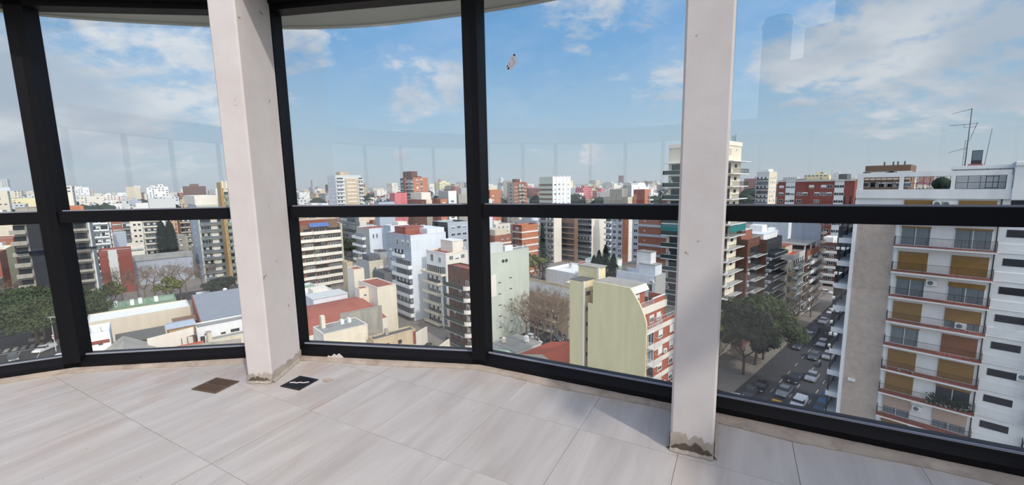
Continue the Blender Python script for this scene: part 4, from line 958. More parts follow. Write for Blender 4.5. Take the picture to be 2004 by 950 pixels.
# mid distance, right
b = bld('long red brick slab block with white stair strips, right of the stepped white tower', 1523, 1674, 1690, 351, D=205, lx=14, wall='red_brick', roof='roof_grey', fh=2.9, top=1.3, par=.5)
for f0, f1 in ((.115, .245), (.76, .875)): pier(b, 'u', f0, f1, 'white', 0, None, .01); win(b, 'u', f0, f1, 2, 0, 12, 1.6, 1.1, 1.0, 'dark')
band(b, 'u', 0, 1, 0, 1, .5, 3.6, 'pale_grey', .3); win(b, 'u', .27, .74, 6, 0, 12, 1.7, 1.3, .9, 'mixed', skip=.25); win(b, 'u', .01, .1, 1, 0, 12, 1.7, 1.2, .9, 'mixed', skip=.5); win(b, 'u', .9, .99, 1, 0, 12, 1.7, 1.2, .9, 'mixed', skip=.5); onroof(b, 'tank_room', .2, .8, .12, .22, 2.6, 'dark_grey'); antenna(b, .5, .34, 5)
b = bld('stepped white tower of balconied storeys, left of the long red brick slab', 1481, 1506, 1521, 336, D=300, wall='pale_grey', wall_v='cream', roof='roof_grey', fh=2.8, top=2.5)
bal(b, 'u', 0, 1, 1, 0, 14, 1.5, 'solid', 'white', 'dark_grey', .7, 0, .9); win(b, 'v', .1, .9, 3, 0, 14, 1.5, 1.3); onroof(b, 'penthouse', .2, .8, .2, .7, 2.4, 'white')
b = bld('low white warehouse with a long bluish wall in front of the red brick slab', 1475, 1546, 1552, 403, D=180, wall='blue_white', roof='white', fh=3, top=2); win(b, 'v', .2, .8, 1, 0, 1, 1, 1)
b = bld('tall brown-grey penthouse block rising behind the shuttered tower roof', 1694, 1783, 1792, 322, D=150, lx=16, wall='brown', roof='roof_grey', fh=2.9, top=.8, par=.3)
band(b, 'u', 0, 1, 0, 2, .35, -.1, 'cream', .3); win(b, 'u', .02, .98, 5, 0, 2, 3.0, 1.2, .9, 'dark'); [onroof(b, 'vent_stack', x, x+.05, y0, y0+.03, 1.3, 'roof_dark') for x, y0 in ((.2, .6), (.2, .4), (.2, .3), (.2, .15))]
b = bld('blank blue-grey wall block behind the balconied street row', 1545, 1600, 1612, 438, D=190, lx=10, wall='blue_grey', roof='roof_grey')
b = bld('cream block with a stepped roof, behind the dark brick balconies', 1420, 1478, 1550, 441, D=200, wall='cream', wall_v='sand', roof='roof_grey', fh=2.9, top=1.5); win(b, 'u', .05, .95, 5, 0, 3, 1.6, 1.2); onroof(b, 'stair_hut', .3, .5, .1, .4, 3, 'cream')
b = bld('small white block with open roof frames, below the cream stepped one', 1488, 1505, 1545, 455, D=150, lx=10, wall='white', roof='white', fh=2.8); onroof(b, 'roof_frame', .1, .9, .2, .8, 1.6, 'white')

# centre
b = bld('tall white and pale-green banded office tower, centre of the skyline', 1055, 1081, 1116, 346, D=262, wall=('green_grey'), wall_v='white', roof='roof_grey', fh=2.95, top=3.6, par=1.0)  # grey-green left face: its shade is put into the wall colour
for k in range(0, 16):
    place(b, 'u', b.ly*.5, floor_z(b, k)+.9, cached('wb', lambda: MB().box(-b.ly*.48, b.ly*.48, -.04, 0, 0, 1.2).mesh('window_band', ['brown'])), 'window_band'); place(b, 'u', b.ly*.12, floor_z(b, k)+.9, win_mesh(1.8, 1.2, 'glass_dark', None, 0, 'green'), 'window')
win(b, 'v', .03, .97, 4, 0, 16, 1.9, 1.2, 1.1, 'mixed')
for i in range(5): pier(b, 'v', i/5.0+.0 if i else 0, i/5.0+.04+.0, 'white', 0, b.H+.6, .35)
pier(b, 'v', .96, 1, 'white', 0, b.H+.6, .35); antenna(b, .4, .5, 7)
b = bld('brick and concrete balconied tower left of the white and pale-green office tower', 992, 1006, 1031, 357, D=330, wall='concrete', wall_v='brick', roof='roof_grey', fh=2.8, top=1, par=.5)
bal(b, 'v', .3, .5, 1, 0, 14, 1.3, 'solid', 'sand', 'grey', .9, 0, .8); bal(b, 'v', .54, .74, 1, 0, 14, 1.3, 'solid', 'sand', 'grey', .9, 0, .8); band(b, 'v', 0, 1, 0, 14, .4, -.3, 'sand', .1); win(b, 'u', .2, .9, 1, 0, 14, 3, 1.1, .9, 'dark'); onroof(b, 'stair_hut', .2, .6, .2, .6, 3, 'dark_brick'); tank(b, .6, .3, 1, 1.6)
b = bld('brick block with white floor bands under the transom, left part', 930, 968, 1000, 462, D=172, wall='brick', roof='roof_grey', fh=3, top=.8); band(b, 'v', 0, 1, 0, 9, .7, -.1, 'warm_white', .15); band(b, 'u', 0, 1, 0, 9, .7, -.1, 'warm_white', .15); win(b, 'v', .3, .95, 2, 0, 8, 1.0, .5, 1.6, 'dark'); onroof(b, 'setback_storey', .15, .9, .1, .9, 3, 'sand')
b = bld('brick block with bright white top bands and corner windows, in the centre', 1003, 1021, 1053, 441, D=180, wall='red_brick', wall_v='orange', roof='roof_grey', fh=3, top=.4); band(b, 'v', 0, 1, 0, 9, .6, -.1, 'white', .15); band(b, 'u', 0, 1, 0, 9, .6, -.1, 'cream', .15); win(b, 'u', .1, .9, 1, 0, 8, 1.8, 1.3, .9, 'dark'); win(b, 'v', .05, .4, 1, 0, 8, .9, .4, 1.7, 'dark')
b = bld('grey balconied block with a blank white side wall, behind the conifer', 1055, 1084, 1099, 420, D=212, wall='pale_grey', wall_v='warm_white', roof='roof_grey', fh=2.9, top=1); bal(b, 'u', .05, .5, 1, 0, 9, 1.1, 'solid', 'grey', 'concrete', .8, 0, .8); bal(b, 'u', .52, .98, 1, 0, 9, 1.1, 'solid', 'grey', 'concrete', .8, 0, .8)
b = bld('dark brown balconied block in front of the glass balconies', 1096, 1124, 1128, 428, D=214, lx=3, wall='brown', roof='white', fh=2.9, top=1.8); bal(b, 'u', 0, 1, 1, 0, 9, 1.2, 'rail', 'tan', 'brown', 1.0, 0, .95, dkind=2)
b = bld('block of white-slabbed glass balconies with a tall blank pale side wall', 1124, 1158, 1188, 414, D=218, wall='dark_grey', wall_v='warm_white', roof='roof_grey', fh=2.9, top=1.2); bal(b, 'u', 0, 1, 1, 0, 10, 1.4, 'glass', 'white', 'glass_mid', .9, 0, .95)
b = bld('blue-grey windowed block with an orange brick pier and a narrow white side', 1187, 1231, 1239, 410, D=208, wall='blue_grey', wall_v='warm_white', roof='roof_grey', fh=2.95, top=1.2); pier(b, 'u', .74, 1.0, 'orange', 0, b.H-.5, .1); win(b, 'u', .26, .74, 2, 0, 11, 1.9, 1.6, .8, 'dark', ac=.5); bal(b, 'u', -.04, .24, 1, 0, 11, 1.3, 'solid', 'white', 'white', .8, 0, .8); win(b, 'v', .3, .7, 1, 0, 11, .5, .5, 1.4, 'slit')
b = bld('pale blue infill block squeezed right of the orange brick pier', 1238, 1252, 1262, 415, D=190, wall='blue_grey', wall_v='blue_grey', roof='roof_grey'); win(b, 'u', .1, .9, 1, 0, 10, 2, 1.4, .8, 'dark'); 
b = bld('large windowless grey gable block, centre right of the skyline', 1181, 1229, 1243, 386, D=290, wall='concrete', wall_v='cream', roof='roof_grey', fh=2.9, top=1); onroof(b, 'upper_block', .05, .8, .25, .75, 6, 'concrete', rf='pale_grey'); win(b, 'v', .1, .9, 2, 1, 6, 1.5, 1.2)
b = bld('red brick tower block with side balconies, centre right of the skyline', 1240, 1262, 1274, 371, D=290, wall='red_brick', wall_v='orange', roof='roof_grey', fh=2.9, top=1.5); bal(b, 'v', .5, 1.15, 1, 0, 9, 1.4, 'solid', 'white', 'pale_grey', .8, 0, .6); pier(b, 'u', 0, .3, 'orange', 0, b.H-3); win(b, 'u', .02, .25, 1, 1, 9, 1.3, 1.2)
b = bld('white stepped block standing above the red brick tower on the skyline', 1219, 1236, 1264, 362, D=350, wall='grey', wall_v='white', roof='white', fh=2.9); win(b, 'v', .2, .8, 1, 0, 3, 1.5, 1.2); onroof(b, 'setback_storey', .5, 1, .1, .9, 2.4, 'white')

# centre left
b = bld('brown block with stepped cream balcony fronts and a blue tarpaulin, beside the left post', 500, 506, 666, 448, D=176, wall='brown', wall_v='brown', roof='roof_grey', fh=2.95, top=.6, ly=14)
X = b.lx
for k in range(11):
    z = floor_z(b, k)
    for f0, f1, d, nm in ((.0, .5, 1.0, 1), (.5, .62, .9, 1), (.62, .8, 1.4, 1), (.8, 1.0, 1.0, 1)):
        w = X*(f1-f0); me = cached(('sb', f0), lambda: MB().box(-w/2, w/2, -d, -d+.12, -.25, 1.0, 0).box(-w/2, w/2, -d+.12, 0, -.25, -.05, 0).mesh('balcony', ['warm_white'])); place(b, 'v', X*(f0+f1)/2, z, me, 'balcony')
        place(b, 'v', X*(f0+f1)/2, z+.05, door_mesh(w*.85 if f0 else 4, 1.9, (k+int(f0*10)) % 3), 'glass_door')
    win(b, 'v', .63, .79, 2, k, k+1, 1.7, 1.3, .9, 'dark', 'brown')
pier(b, 'v', .985, 1.0, 'sand', 0, b.H, 1.5, 'side_wall')
onroof(b, 'setback_storey', .45, 1.0, .3, .9, 2.4, 'brown', rf='tan'); onroof(b, 'roof_wall', .3, .82, .02, .06, 2.5, 'red_brick'); m = MB().poly([(0, 0, 0), (X*.25, 0, 0), (X*.25, -1.6, -1.5), (0, -1.6, -1.5)]).poly([(0, -1.6, -1.5), (X*.25, -1.6, -1.5), (X*.25, 0, -.02), (0, 0, -.02)]); link('tarpaulin', m.mesh('tarpaulin', ['blue']), b.o, (X*.58, -.1, b.H+.7), label='blue tarpaulin')
b = bld('dark grey glass tower seen behind the cream balcony fronts', 664, 695, 702, 424, D=238, wall='dark_grey', wall_v='dark_grey', roof='roof_grey', fh=2.9, top=1); bal(b, 'u', .02, .98, 2, 0, 8, 1.3, 'glass', 'grey', 'glass_mid', .9, .05, .9)
b = bld('shorter bluish white block with a red roof, left of the tall one', 697, 722, 764, 448, D=163, wall='grey', wall_v='blue_white', roof='roof_red', fh=2.9, top=1.4, par=.25)
bal(b, 'u', -.15, .7, 1, 0, 9, 1.3, 'solid', 'white', 'white', .9, 0, .8); win(b, 'v', .1, .42, 2, 0, 1, .55, 1.7, .5, 'slit', 'blue_white')
b = bld('white-walled strip of small windows joining the two bluish white blocks', 757, 764, 800, 442, D=158, ly=6, wall='blue_grey', wall_v='blue_white', roof='roof_grey', fh=2.9, top=1.6); win(b, 'v', .05, .45, 1, 0, 9, 1.9, 1.0, .9, 'mixed'); onroof(b, 'stair_hut', .45, .95, .1, .8, 1.8, 'warm_white')
b = bld('tall bluish white block with a red roof and a huge blank side wall', 757, 803, 872, 461, D=124, wall='blue_grey', wall_v='blue_white', roof='roof_red', fh=2.9, top=4.0, par=.25)  # bluish tone of the blank wall paints in the shade lying on it
TB2 = b; bal(b, 'u', .3, 1.02, 1, 1, 9, 1.3, 'solid', 'white', 'white', .95, 0, .85); bal(b, 'u', .28, .72, 1, 0, 1, .8, 'solid', 'white', 'white', .9, 0, .8); win(b, 'u', .35, 1, 3, -1, 0, 1.3, 1.8, .5, 'dark'); win(b, 'u', .02, .25, 1, 0, 9, 1.4, 1, .9, 'mixed')
onroof(b, 'stair_hut', .1, .62, .35, .8, 2.0, 'roof_red', rf='roof_red'); onroof(b, 'stair_hut', .5, 1.0, .05, .9, 1.6, 'blue_white')
b = bld('pale block with cream-fronted balconies and a glazed top floor', 834, 872, 915, 496, D=114, wall='white', wall_v='warm_white', roof='roof_red', fh=2.95, top=3.3, par=.5)
bal(b, 'u', -.1, .98, 1, 0, 1, 1.5, 'solid', 'cream', 'cream', .5, 0, .8); bal(b, 'u', -.05, .75, 1, 1, 9, 1.5, 'solid', 'cream', 'cream', .6, 0, .85); win(b, 'u', .1, .9, 2, -1, 0, 1.5, 2.0, .3, 'dark'); pier(b, 'u', .8, .96, 'glass_mid', 0, b.H-4); win(b, 'v', .1, .9, 3, -1, 0, 1.3, 1.2, 1.2, 'mixed')
band(b, 'u', .8, .96, 0, 9, .3, 0, 'white', .1); onroof(b, 'stair_hut', .5, 1, .2, .8, 3.2, 'warm_white', rf='white'); ac_unit(b, 'v', b.lx*.8, b.H+.5)
b = bld('red-brown brick block with rounded white balcony corners beside the central mullion', 876, 919, 944, 528, D=97, wall='dark_brick', wall_v='dark_brick', roof='roof_red', fh=2.9, top=2.0, par=.35)
bal(b, 'u', .0, 1.06, 1, 0, 9, 1.5, 'solid', 'white', 'warm_white', .95, 0, 0, rnd=True); win(b, 'u', .12, .7, 2, 0, 9, 1.2, 1.4, .7, 'dark', 'brown'); win(b, 'u', .78, .98, 1, 0, 9, 1.2, 1.9, .1, 'curt'); win(b, 'u', .1, .6, 2, -1, 0, 1.2, 1.2, .9, 'dark', 'brown')

# low roofs in front
o = thing('banquet_hall', 'hall under a shallow curved brick-red roof with a long white roof box', 'building', W(30, 100, GZ), TH); FOOT.append((12, 47, 98, 118))
m = MB(); K = 16
P0 = uvof(atZ(588, 652, -30.5)); uA, uB = 24.0, 46.5; vA, vB = 99.5, 118
for i in range(K):
    def prof_(f): return (vA+(vB-vA)*f, -31.8+4.3*sin(pi*f)**.7)
    (a0, z0), (a1, z1) = prof_(i/K), prof_((i+1)/K)
    e = 3.4; ue = lambda z: uB-e*(z+31.8)/4.3*.9
    m.poly([(uA, a0, z0), (ue(z0), a0, z0), (ue(z1), a1, z1), (uA, a1, z1)])
    m.poly([(ue(z0), a0, z0), (uB, a0, -31.8), (uB, a1, -31.8), (ue(z1), a1, z1)]); m.poly([(uA, a0, z0), (uA, a1, z1), (uA, a1, -31.8), (uA, a0, -31.8)])
m.v = [(a-30, c-100, z-GZ) for a, c, z in m.v]; link('curved_roof', m.mesh('curved_roof', ['roof_red']), o)
link('wall', MB().box(uA-30, uB-30, vA-100, vB-100, 0, 6.25).mesh('wall', ['warm_white']), o)
p0 = uvof(atZ(613, 587, -27.5)); p1 = uvof(atZ(681, 575, -27.5))
link('roof_box', MB().box(p0[0]-30, p1[0]-30, p0[1]-100, p0[1]-100+7, 5.6, 10.5).mesh('roof_box', ['blue_white']), o); link('box_roof', MB().box(p0[0]-30.2, p1[0]-29.8, p0[1]-100.2, p0[1]-93, 10.5, 10.6).mesh('box_roof', ['pale_grey']), o)

def vwall(label, pL, pR, zt, zb, th, m_, name='boundary_wall', cat='wall', cop=None):
    a = uvof(atZ(*pL, zt)); c = uvof(atZ(*pR, zt)); o = thing(name, label, cat, W(a[0], a[1], GZ), atan2((W(*c, 0)-W(*a, 0)).y, (W(*c, 0)-W(*a, 0)).x)); Ld = hypot(c[0]-a[0], c[1]-a[1])
    link('wall', MB().box(0, Ld, 0, th, max(0, zb-GZ), zt-GZ).mesh('wall', [m_]), o)
    if cop: link('coping', MB().box(-.05, Ld+.05, -.06, th+.06, zt-GZ, zt-GZ+.1).mesh('coping', [cop]), o)
    return o, Ld
vwall('stained grey cement wall in front of the curved red roof', (666, 616), (747, 599), -26.9, -38, .4, 'concrete', cop='roof_grey')
b = bld('cream house with a blank wall and two roof air conditioners, below the stained wall', 612, 633, 719, 655, D=88, wall='warm_white', wall_v='cream', roof='roof_grey', fh=3, top=.8, par=.12, name='low_house', cat='house')
win(b, 'u', .2, .6, 1, 0, 2, 1.2, 1.2); onroof(b, 'chimney', .12, .2, .62, .78, 2.6, 'cream')
for fx in (.55, .72): onroof(b, 'air_conditioner', fx, fx+.07, .6, .75, .9, 'white_metal')
b = bld('beige flat-roofed hut with two small dark windows and a dark asphalt roof', 720, 731, 813, 666, D=87, wall='tan', wall_v='tan', roof='roof_dark', fh=3, top=.6, par=.3, base=-38, name='low_house', cat='house'); win(b, 'v', .15, .75, 2, 0, 1, .9, .9, 1.2, 'slit', 'brown'); onroof(b, 'chimney', .35, .42, .55, .75, 1.4, 'concrete'); pier(b, 'v', .93, 1, 'red_brick', b.H-3.4, b.H-.5, .05)
vwall('white-washed streaked boundary wall sloping below the beige hut', (738, 700), (836, 640), -33.2, -38, .35, 'warm_white')
vwall('cream gable wall at the foot of the balconied pale block', (846, 690), (880, 664), -31.0, -38, .35, 'cream')
b = bld('large blank cream wall block in the middle of the low roofs', 728, 738, 775, 563, D=112, ly=12, wall='warm_white', wall_v='cream', roof='roof_red', fh=3, par=.3)
b = bld('cream stair tower with a red cap, left of the large blank cream wall', 686, 692, 712, 528, D=128, ly=5, wall='warm_white', wall_v='cream', roof='roof_red', par=.2, name='stair_tower', cat='building')
b = bld('small cream hut with a red flat roof at the end of the curved red roof', 697, 703, 721, 566, D=116, ly=3, wall='warm_white', wall_v='cream', roof='roof_red', par=.15, name='roof_hut', cat='building'); win(b, 'v', .3, .9, 1, 0, 1, .9, .5, 1.9, 'slit')
b = bld('grey-walled block with open roof terraces between the cream walls and the bluish white block', 708, 722, 768, 512, D=140, ly=10, wall='grey', wall_v='sand', roof='roof_dark', fh=3); onroof(b, 'terrace_room', .1, .5, .2, .7, 2.4, 'dark_grey'); onroof(b, 'stair_hut', .65, .95, .3, .8, 3, 'warm_white', rf='roof_dark'); win(b, 'v', .1, .9, 3, 0, 2, 1, 1.2)
b = bld('dark grey cube room right in front of the tall bluish white block', 740, 752, 774, 535, D=132, ly=8, wall='dark_grey', wall_v='dark_grey', roof='roof_dark', fh=3)
b = bld('plain beige block with two small windows beside the cream balcony fronts', 669, 679, 690, 514, D=150, wall='tan', wall_v='tan', roof='roof_grey', fh=3); win(b, 'v', .2, .9, 1, 0, 3, .9, 1.1)

# left
b = bld('concrete tower under construction with dark and blue safety nets and a red brick strip', 15, 22, 172, 426, D=172, ly=14, wall='grey', wall_v='concrete', roof='concrete', fh=2.95, top=-1.6, par=.2)
CT = b; X = b.lx
for k in range(12):
    z = floor_z(b, k)
    for j, (f0, f1) in enumerate(((-.05, .15), (.46, .6), (.62, .97))):
        w = X*(f1-f0); place(b, 'v', X*(f0+f1)/2, z, cached(('cs', f0), lambda: MB().box(-w/2, w/2, -1.3, 0, -.22, .05).box(-w/2, w/2, -1.3, -1.2, .05, .45 if j else .9).mesh('floor_slab', ['concrete'])), 'floor_slab')
        place(b, 'v', X*(f0+f1)/2+w*.08, z+.35, cached(('co', f0), lambda: MB().box(-w*.36, w*.36, -.05, 0, 0, 1.7).mesh('opening', ['charcoal'])), 'opening')
        if j == 2: place(b, 'v', X*f0+1.0, z+.1, cached('cbr', lambda: MB().box(-.8, .5, -.08, 0, 0, 2.4).mesh('brick_infill', ['sand'])), 'brick_infill')
pier(b, 'v', .36, .45, 'orange', 0, None, .3, 'brick_strip'); pier(b, 'v', .17, .34, 'charcoal', 0, b.H-1, .8, 'safety_net'); pier(b, 'v', .975, 1.0, 'pale_grey', 0, None, .4, 'corner_column')
for k in (3, 8):
    z = floor_z(b, k)+.4
    place(b, 'v', X*.5, z, MB().poly([(-X*.5, 0, -.2), (X*.54, 0, -.2), (X*.57, -2.6, .7), (-X*.5, -2.6, .7)]).poly([(-X*.5, -2.6, .62), (X*.57, -2.6, .62), (X*.54, 0, -.3), (-X*.5, 0, -.3)]).mesh('debris_net', [mat('net_blue', (52, 78, 116), .8, .1) if k == 3 else 'charcoal']), 'debris_net')
onroof(b, 'brick_room', .05, .9, .1, .5, 2.6, 'concrete', rf='concrete'); place(b, 'v', b.lx*.8, b.H+.3, MB().box(-2.2, 2.2, -.3, 2, 0, 2.2).mesh('brick_panel', ['orange']), 'brick_panel')
b = bld('white-slabbed balcony block with a brown blank side strip, right of the construction tower', 165, 176, 210, 424, D=250, ly=10, wall='dark_brick', wall_v='pale_grey', roof='roof_grey', fh=2.9, top=.5); bal(b, 'v', 0, .95, 2, 0, 10, 1.2, 'solid', 'white', 'white', .6, .05, .85)
b = bld('reddish brick block with thin white sills, far left', 205, 214, 236, 420, D=300, ly=12, wall='dark_brick', wall_v='brick', roof='roof_grey', fh=2.9); win(b, 'v', .1, .9, 1, 0, 10, 3.2, .8, 1.0, 'white')
b = bld('white tower of small square windows between two balconied blocks, far left', 225, 236, 274, 420, D=290, ly=12, wall='grey', wall_v='warm_white', roof='roof_grey', fh=2.95); bal(b, 'v', .0, .4, 1, 0, 8, 1, 'glass', 'pale_grey', 'glass_dark', .9, .05, .9); win(b, 'v', .5, 1, 2, 0, 8, 1.1, 1.1, .9, 'slit')
b = bld('cream block with wide curved-front balconies, far left', 270, 276, 311, 418, D=285, ly=12, wall='cream', wall_v='cream', roof='roof_grey', fh=2.95); bal(b, 'v', .02, .97, 1, 0, 9, 1.5, 'solid', 'cream', 'warm_white', .6, 0, .9)
b = bld('open brick-framed orange block behind the two dark cypresses', 318, 325, 345, 424, D=330, ly=12, wall='brick', wall_v='cream', roof='roof_grey', fh=2.9); [pier(b, 'v', x, x+.22, 'orange', 0, None, .05) for x in (.08, .4, .72)]; band(b, 'v', 0, 1, 0, 9, .5, 0, 'cream', .2)
b = bld('brown brick block of balconies beside the pale glass-balconied tower', 343, 348, 372, 424, D=320, ly=12, wall='brown', wall_v='brown', roof='roof_grey', fh=2.9); bal(b, 'v', .1, .9, 2, 0, 9, 1.2, 'solid', 'sand', 'sand', .6, .1, .8)
b = bld('pale grey tower with green glass balconies and white curtains, left of the left post', 368, 384, 436, 402, D=225, wall='blue_grey', wall_v='green_grey', roof='roof_grey', fh=3.05, top=2.4, par=.6)
bal(b, 'v', .04, .98, 1, 0, 11, 1.5, 'glass', 'grey', 'glass_mid', .9, 0, .95, 2.3); pier(b, 'v', .45, .7, 'warm_white', 0, b.H-2.2, .35, 'curtain_bay'); band(b, 'v', .45, .7, 0, 11, .4, -.3, 'grey', .5); win(b, 'u', .2, .8, 1, 0, 11, .5, 1, 1, 'slit')
onroof(b, 'white_hall', .0, .95, .1, 1.5, 4.6, 'warm_white')
b = bld('tall tower with an ochre pier and dark balconies, partly hidden by the left post', 424, 430, 480, 357, D=212, ly=9, wall='ochre', wall_v='sand', roof='roof_grey', fh=2.9, top=3.2, par=.6)
bal(b, 'v', .1, .5, 1, 0, 15, 1.1, 'glass', 'sand', 'green', .9, .04, .9); bal(b, 'v', .55, .95, 1, 0, 15, 1.1, 'glass', 'sand', 'green', .9, .04, .9); pier(b, 'v', 0, .1, 'ochre', 0, None, .1); [pier(b, 'v', .05+.16*i, .12+.16*i, 'cream', b.H-2.6, b.H+.6, .5, 'crown_fin') for i in range(6)]
# skyline left and centre
b = bld('pale grey tower with white balconies and an olive central panel on the skyline', 640, 656, 706, 343, D=355, wall='blue_white', wall_v='pale_grey', roof='roof_grey', fh=3.0, top=1.2)
bal(b, 'v', .02, .3, 1, 0, 12, 1.3, 'solid', 'white', 'white', .8, 0, .85); pier(b, 'v', .36, .84, 'tan', 0, b.H-2.8, .6); band(b, 'v', .42, .78, 1, 12, .7, 1.1, 'white', .65); bal(b, 'v', .88, 1.06, 1, 0, 12, 1.3, 'solid', 'white', 'white', .8, 0, .8); win(b, 'u', .05, .95, 4, 0, 12, 1.1, 1.4, .8, 'dark'); onroof(b, 'stair_hut', .25, .58, .2, .7, 3.4, 'tan')
b = bld('orange brick tower with a dark red rooftop room on the skyline', 783, 808, 837, 348, D=365, wall='dark_grey', wall_v='orange', roof='roof_grey', fh=3.0, top=1)
bal(b, 'u', .02, .34, 1, 0, 12, 1.3, 'solid', 'white', 'white', .5, 0, .9); pier(b, 'u', .36, .5, 'brick', 0, None, 1.4); bal(b, 'u', .52, .98, 1, 0, 12, 1.3, 'solid', 'white', 'white', .5, 0, .9); win(b, 'v', .2, .36, 1, 0, 12, 1.6, 1.8, .6, 'white'); win(b, 'v', .45, .65, 1, 0, 12, 2.2, 1.9, .6, 'mixed'); onroof(b, 'rooftop_room', -.0, .4, .1, .75, 6.2, 'dark_brick', rf='pale_grey'); onroof(b, 'rooftop_room', .4, .75, .2, .7, 2.2, 'red_brick')
b = bld('bright pink block with sloping parapets below the orange brick tower', 763, 772, 796, 378, D=230, wall='pink', wall_v='pink', roof='roof_red', fh=3, top=5, par=.9); win(b, 'v', .1, .95, 3, 0, 4, 1.2, 1.0, .8, 'slit')
b = bld('blue-roofed grey house left of the pink block', 732, 741, 772, 396, D=215, wall='blue_grey', wall_v='blue_grey', roof='blue', fh=3, top=1.2, par=0, name='low_house', cat='house'); win(b, 'v', .2, .95, 2, 0, 2, 1.6, 1.5, .6, 'dark')
b = bld('brick and cream block with a large cream side wall below the orange brick tower', 792, 834, 860, 391, D=225, wall='brick', wall_v='cream', roof='roof_red', fh=2.9, top=.6, par=.3); win(b, 'u', .05, .95, 5, 0, 9, 1.3, 1.5, .6, 'mixed', 'brown'); onroof(b, 'upper_block', .0, .7, .2, .7, 4, 'warm_white')
b = bld('orange brick block with a single window column, right of the large cream side wall', 858, 862, 875, 390, D=212, ly=8, wall='brick', wall_v='orange', roof='roof_grey', fh=2.9, top=.8); win(b, 'v', .2, .8, 1, 0, 9, 1.6, 1.1, 1, 'white')
b = bld('white and grey L-shaped block left of the central mullion above the transom', 858, 877, 893, 374, D=240, wall='grey', wall_v='white', roof='roof_grey', fh=3.0, top=4.5); win(b, 'v', .25, .7, 1, 0, 9, 2.2, 1.3, .9, 'mixed')
b = bld('stepped grey block with a white cap beside the central mullion', 890, 897, 918, 380, D=245, wall='grey', wall_v='concrete', roof='white', fh=3, top=2); win(b, 'v', .1, .3, 1, 0, 4, .6, .8, 1, 'slit'); onroof(b, 'upper_block', .3, .95, .1, .8, 4, 'grey', rf='white')
b = bld('dark navy framed block with grey ribbon windows under the transom, left of the central mullion', 855, 876, 918, 436, D=175, ly=12, wall='charcoal', wall_v='blue_grey', roof='roof_grey', fh=3, top=.6); win(b, 'v', .1, .9, 3, 0, 3, 2.0, 1, .8, 'dark')
b = bld('small white cubic house with two dark windows right of the central mullion', 938, 946, 963, 390, D=215, ly=6, wall='white', wall_v='blue_white', roof='white', fh=3, top=1); win(b, 'v', .1, .95, 2, 0, 2, 1.1, 1.4, .6, 'slit')
b = bld('brown brick and orange gabled block right of the central mullion on the skyline', 940, 958, 980, 372, D=300, wall='dark_brick', wall_v='orange', roof='roof_red', fh=3, top=3); win(b, 'v', .1, .9, 2, 0, 3, 1.6, 1.2)

# avenue-side roofs, left
b = bld('long low block with a white roof edge running above the old pediment house', 160, 168, 372, 633, D=146, ly=10, wall='pale_grey', wall_v='sand', roof='white', fh=3.4, top=.8, par=.35, name='low_block')
b = bld('long low green-roofed block with rooftop cooling units', 150, 162, 345, 613, D=164, ly=9, wall='green', wall_v='green', roof='roof_green', fh=3, par=.5, name='low_block')
for i in range(8): onroof(b, 'cooling_unit', .12+.09*i, .165+.09*i, .2+.1*(i % 3), .5+.1*(i % 3), 1.3, 'white_metal' if i % 3 else 'green')
onroof(b, 'white_cabin', .14, .26, .3, .75, 2.6, 'pale_grey')
b = house('terracotta-roofed strip house behind the white roof edge', 12, 26, 152, 160, -32.5, 'sand', 'terracotta', 1.4)
o = thing('workshop', 'workshop with a sloping grey metal roof and a red gable end', 'building', W(10.5, 129, GZ), TH); FOOT.append((10, 30, 128, 148))
m = MB().sweep([(0, -31.2+38), (16, -27.2+38), (16, 6), (0, 6)], lambda a, z: (0, a, z), lambda a, z: (24, a, z)); link('metal_roof', m.mesh('metal_roof', [mat('metal_roof', (134, 140, 148), .5, .06, .6, streak=False)]), o)
link('gable', MB().sweep([(0, 0), (0, 6.7), (16, 10.7), (16, 0)], lambda a, z: (-.25, a, z), lambda a, z: (0, a, z)).mesh('gable', ['red_brick']), o, label='red painted gable end'); link('wall', MB().box(0, 24, 0, 16, 0, 6).mesh('wall', ['warm_white']), o)
b = bld('bright white annex with two dark doors and a shuttered window below the grey metal roof', 378, 384, 500, 643, D=124, ly=5, wall='white', wall_v='white', roof='roof_grey', fh=3, top=1.4, par=.3)
for f, w, h_ in ((.08, .9, 2.2), (.42, 1.0, 2.2)): place(b, 'v', b.lx*f, b.H-4.5, MB().box(-w/2, w/2, -.05, .02, 0, h_).mesh('door', ['charcoal']), 'door')
place(b, 'v', b.lx*.62, b.H-3.3, win_mesh(1.9, 1.3, 'glass_dark', None, 0, 'dark_grey'), 'window'); place(b, 'v', b.lx*.14, b.H-2.2, win_mesh(.6, .5, 'glass_dark', None, 0, 'charcoal'), 'window')
b = bld('cream wall house with a small green window below the white annex', 398, 406, 500, 668, D=116, ly=3, wall='cream', wall_v='cream', roof='roof_grey', fh=3, top=.8, par=.2, name='low_house', cat='house'); win(b, 'v', .45, .6, 1, 0, 2, 1.3, 1.3, 1, 'slit', 'green')
vwall('long weathered cement wall at the bottom left of the left post', (314, 684), (470, 664), -30.6, -38, .4, 'concrete'); o, _ = vwall('square cement pier rising from the weathered wall', (406, 652), (414, 650), -28.6, -38, 1.1, 'sand', 'wall_pier', cop='concrete')
b = house('low house with an orange tiled roof behind the weathered cement wall', 1.5, 9, 111.5, 117, -33.4, 'sand', 'terracotta', 1.5)
vwall('long white sheet-covered wall behind the orange tiled roof', (288, 664), (378, 641), -30.3, -38, .3, 'warm_white')
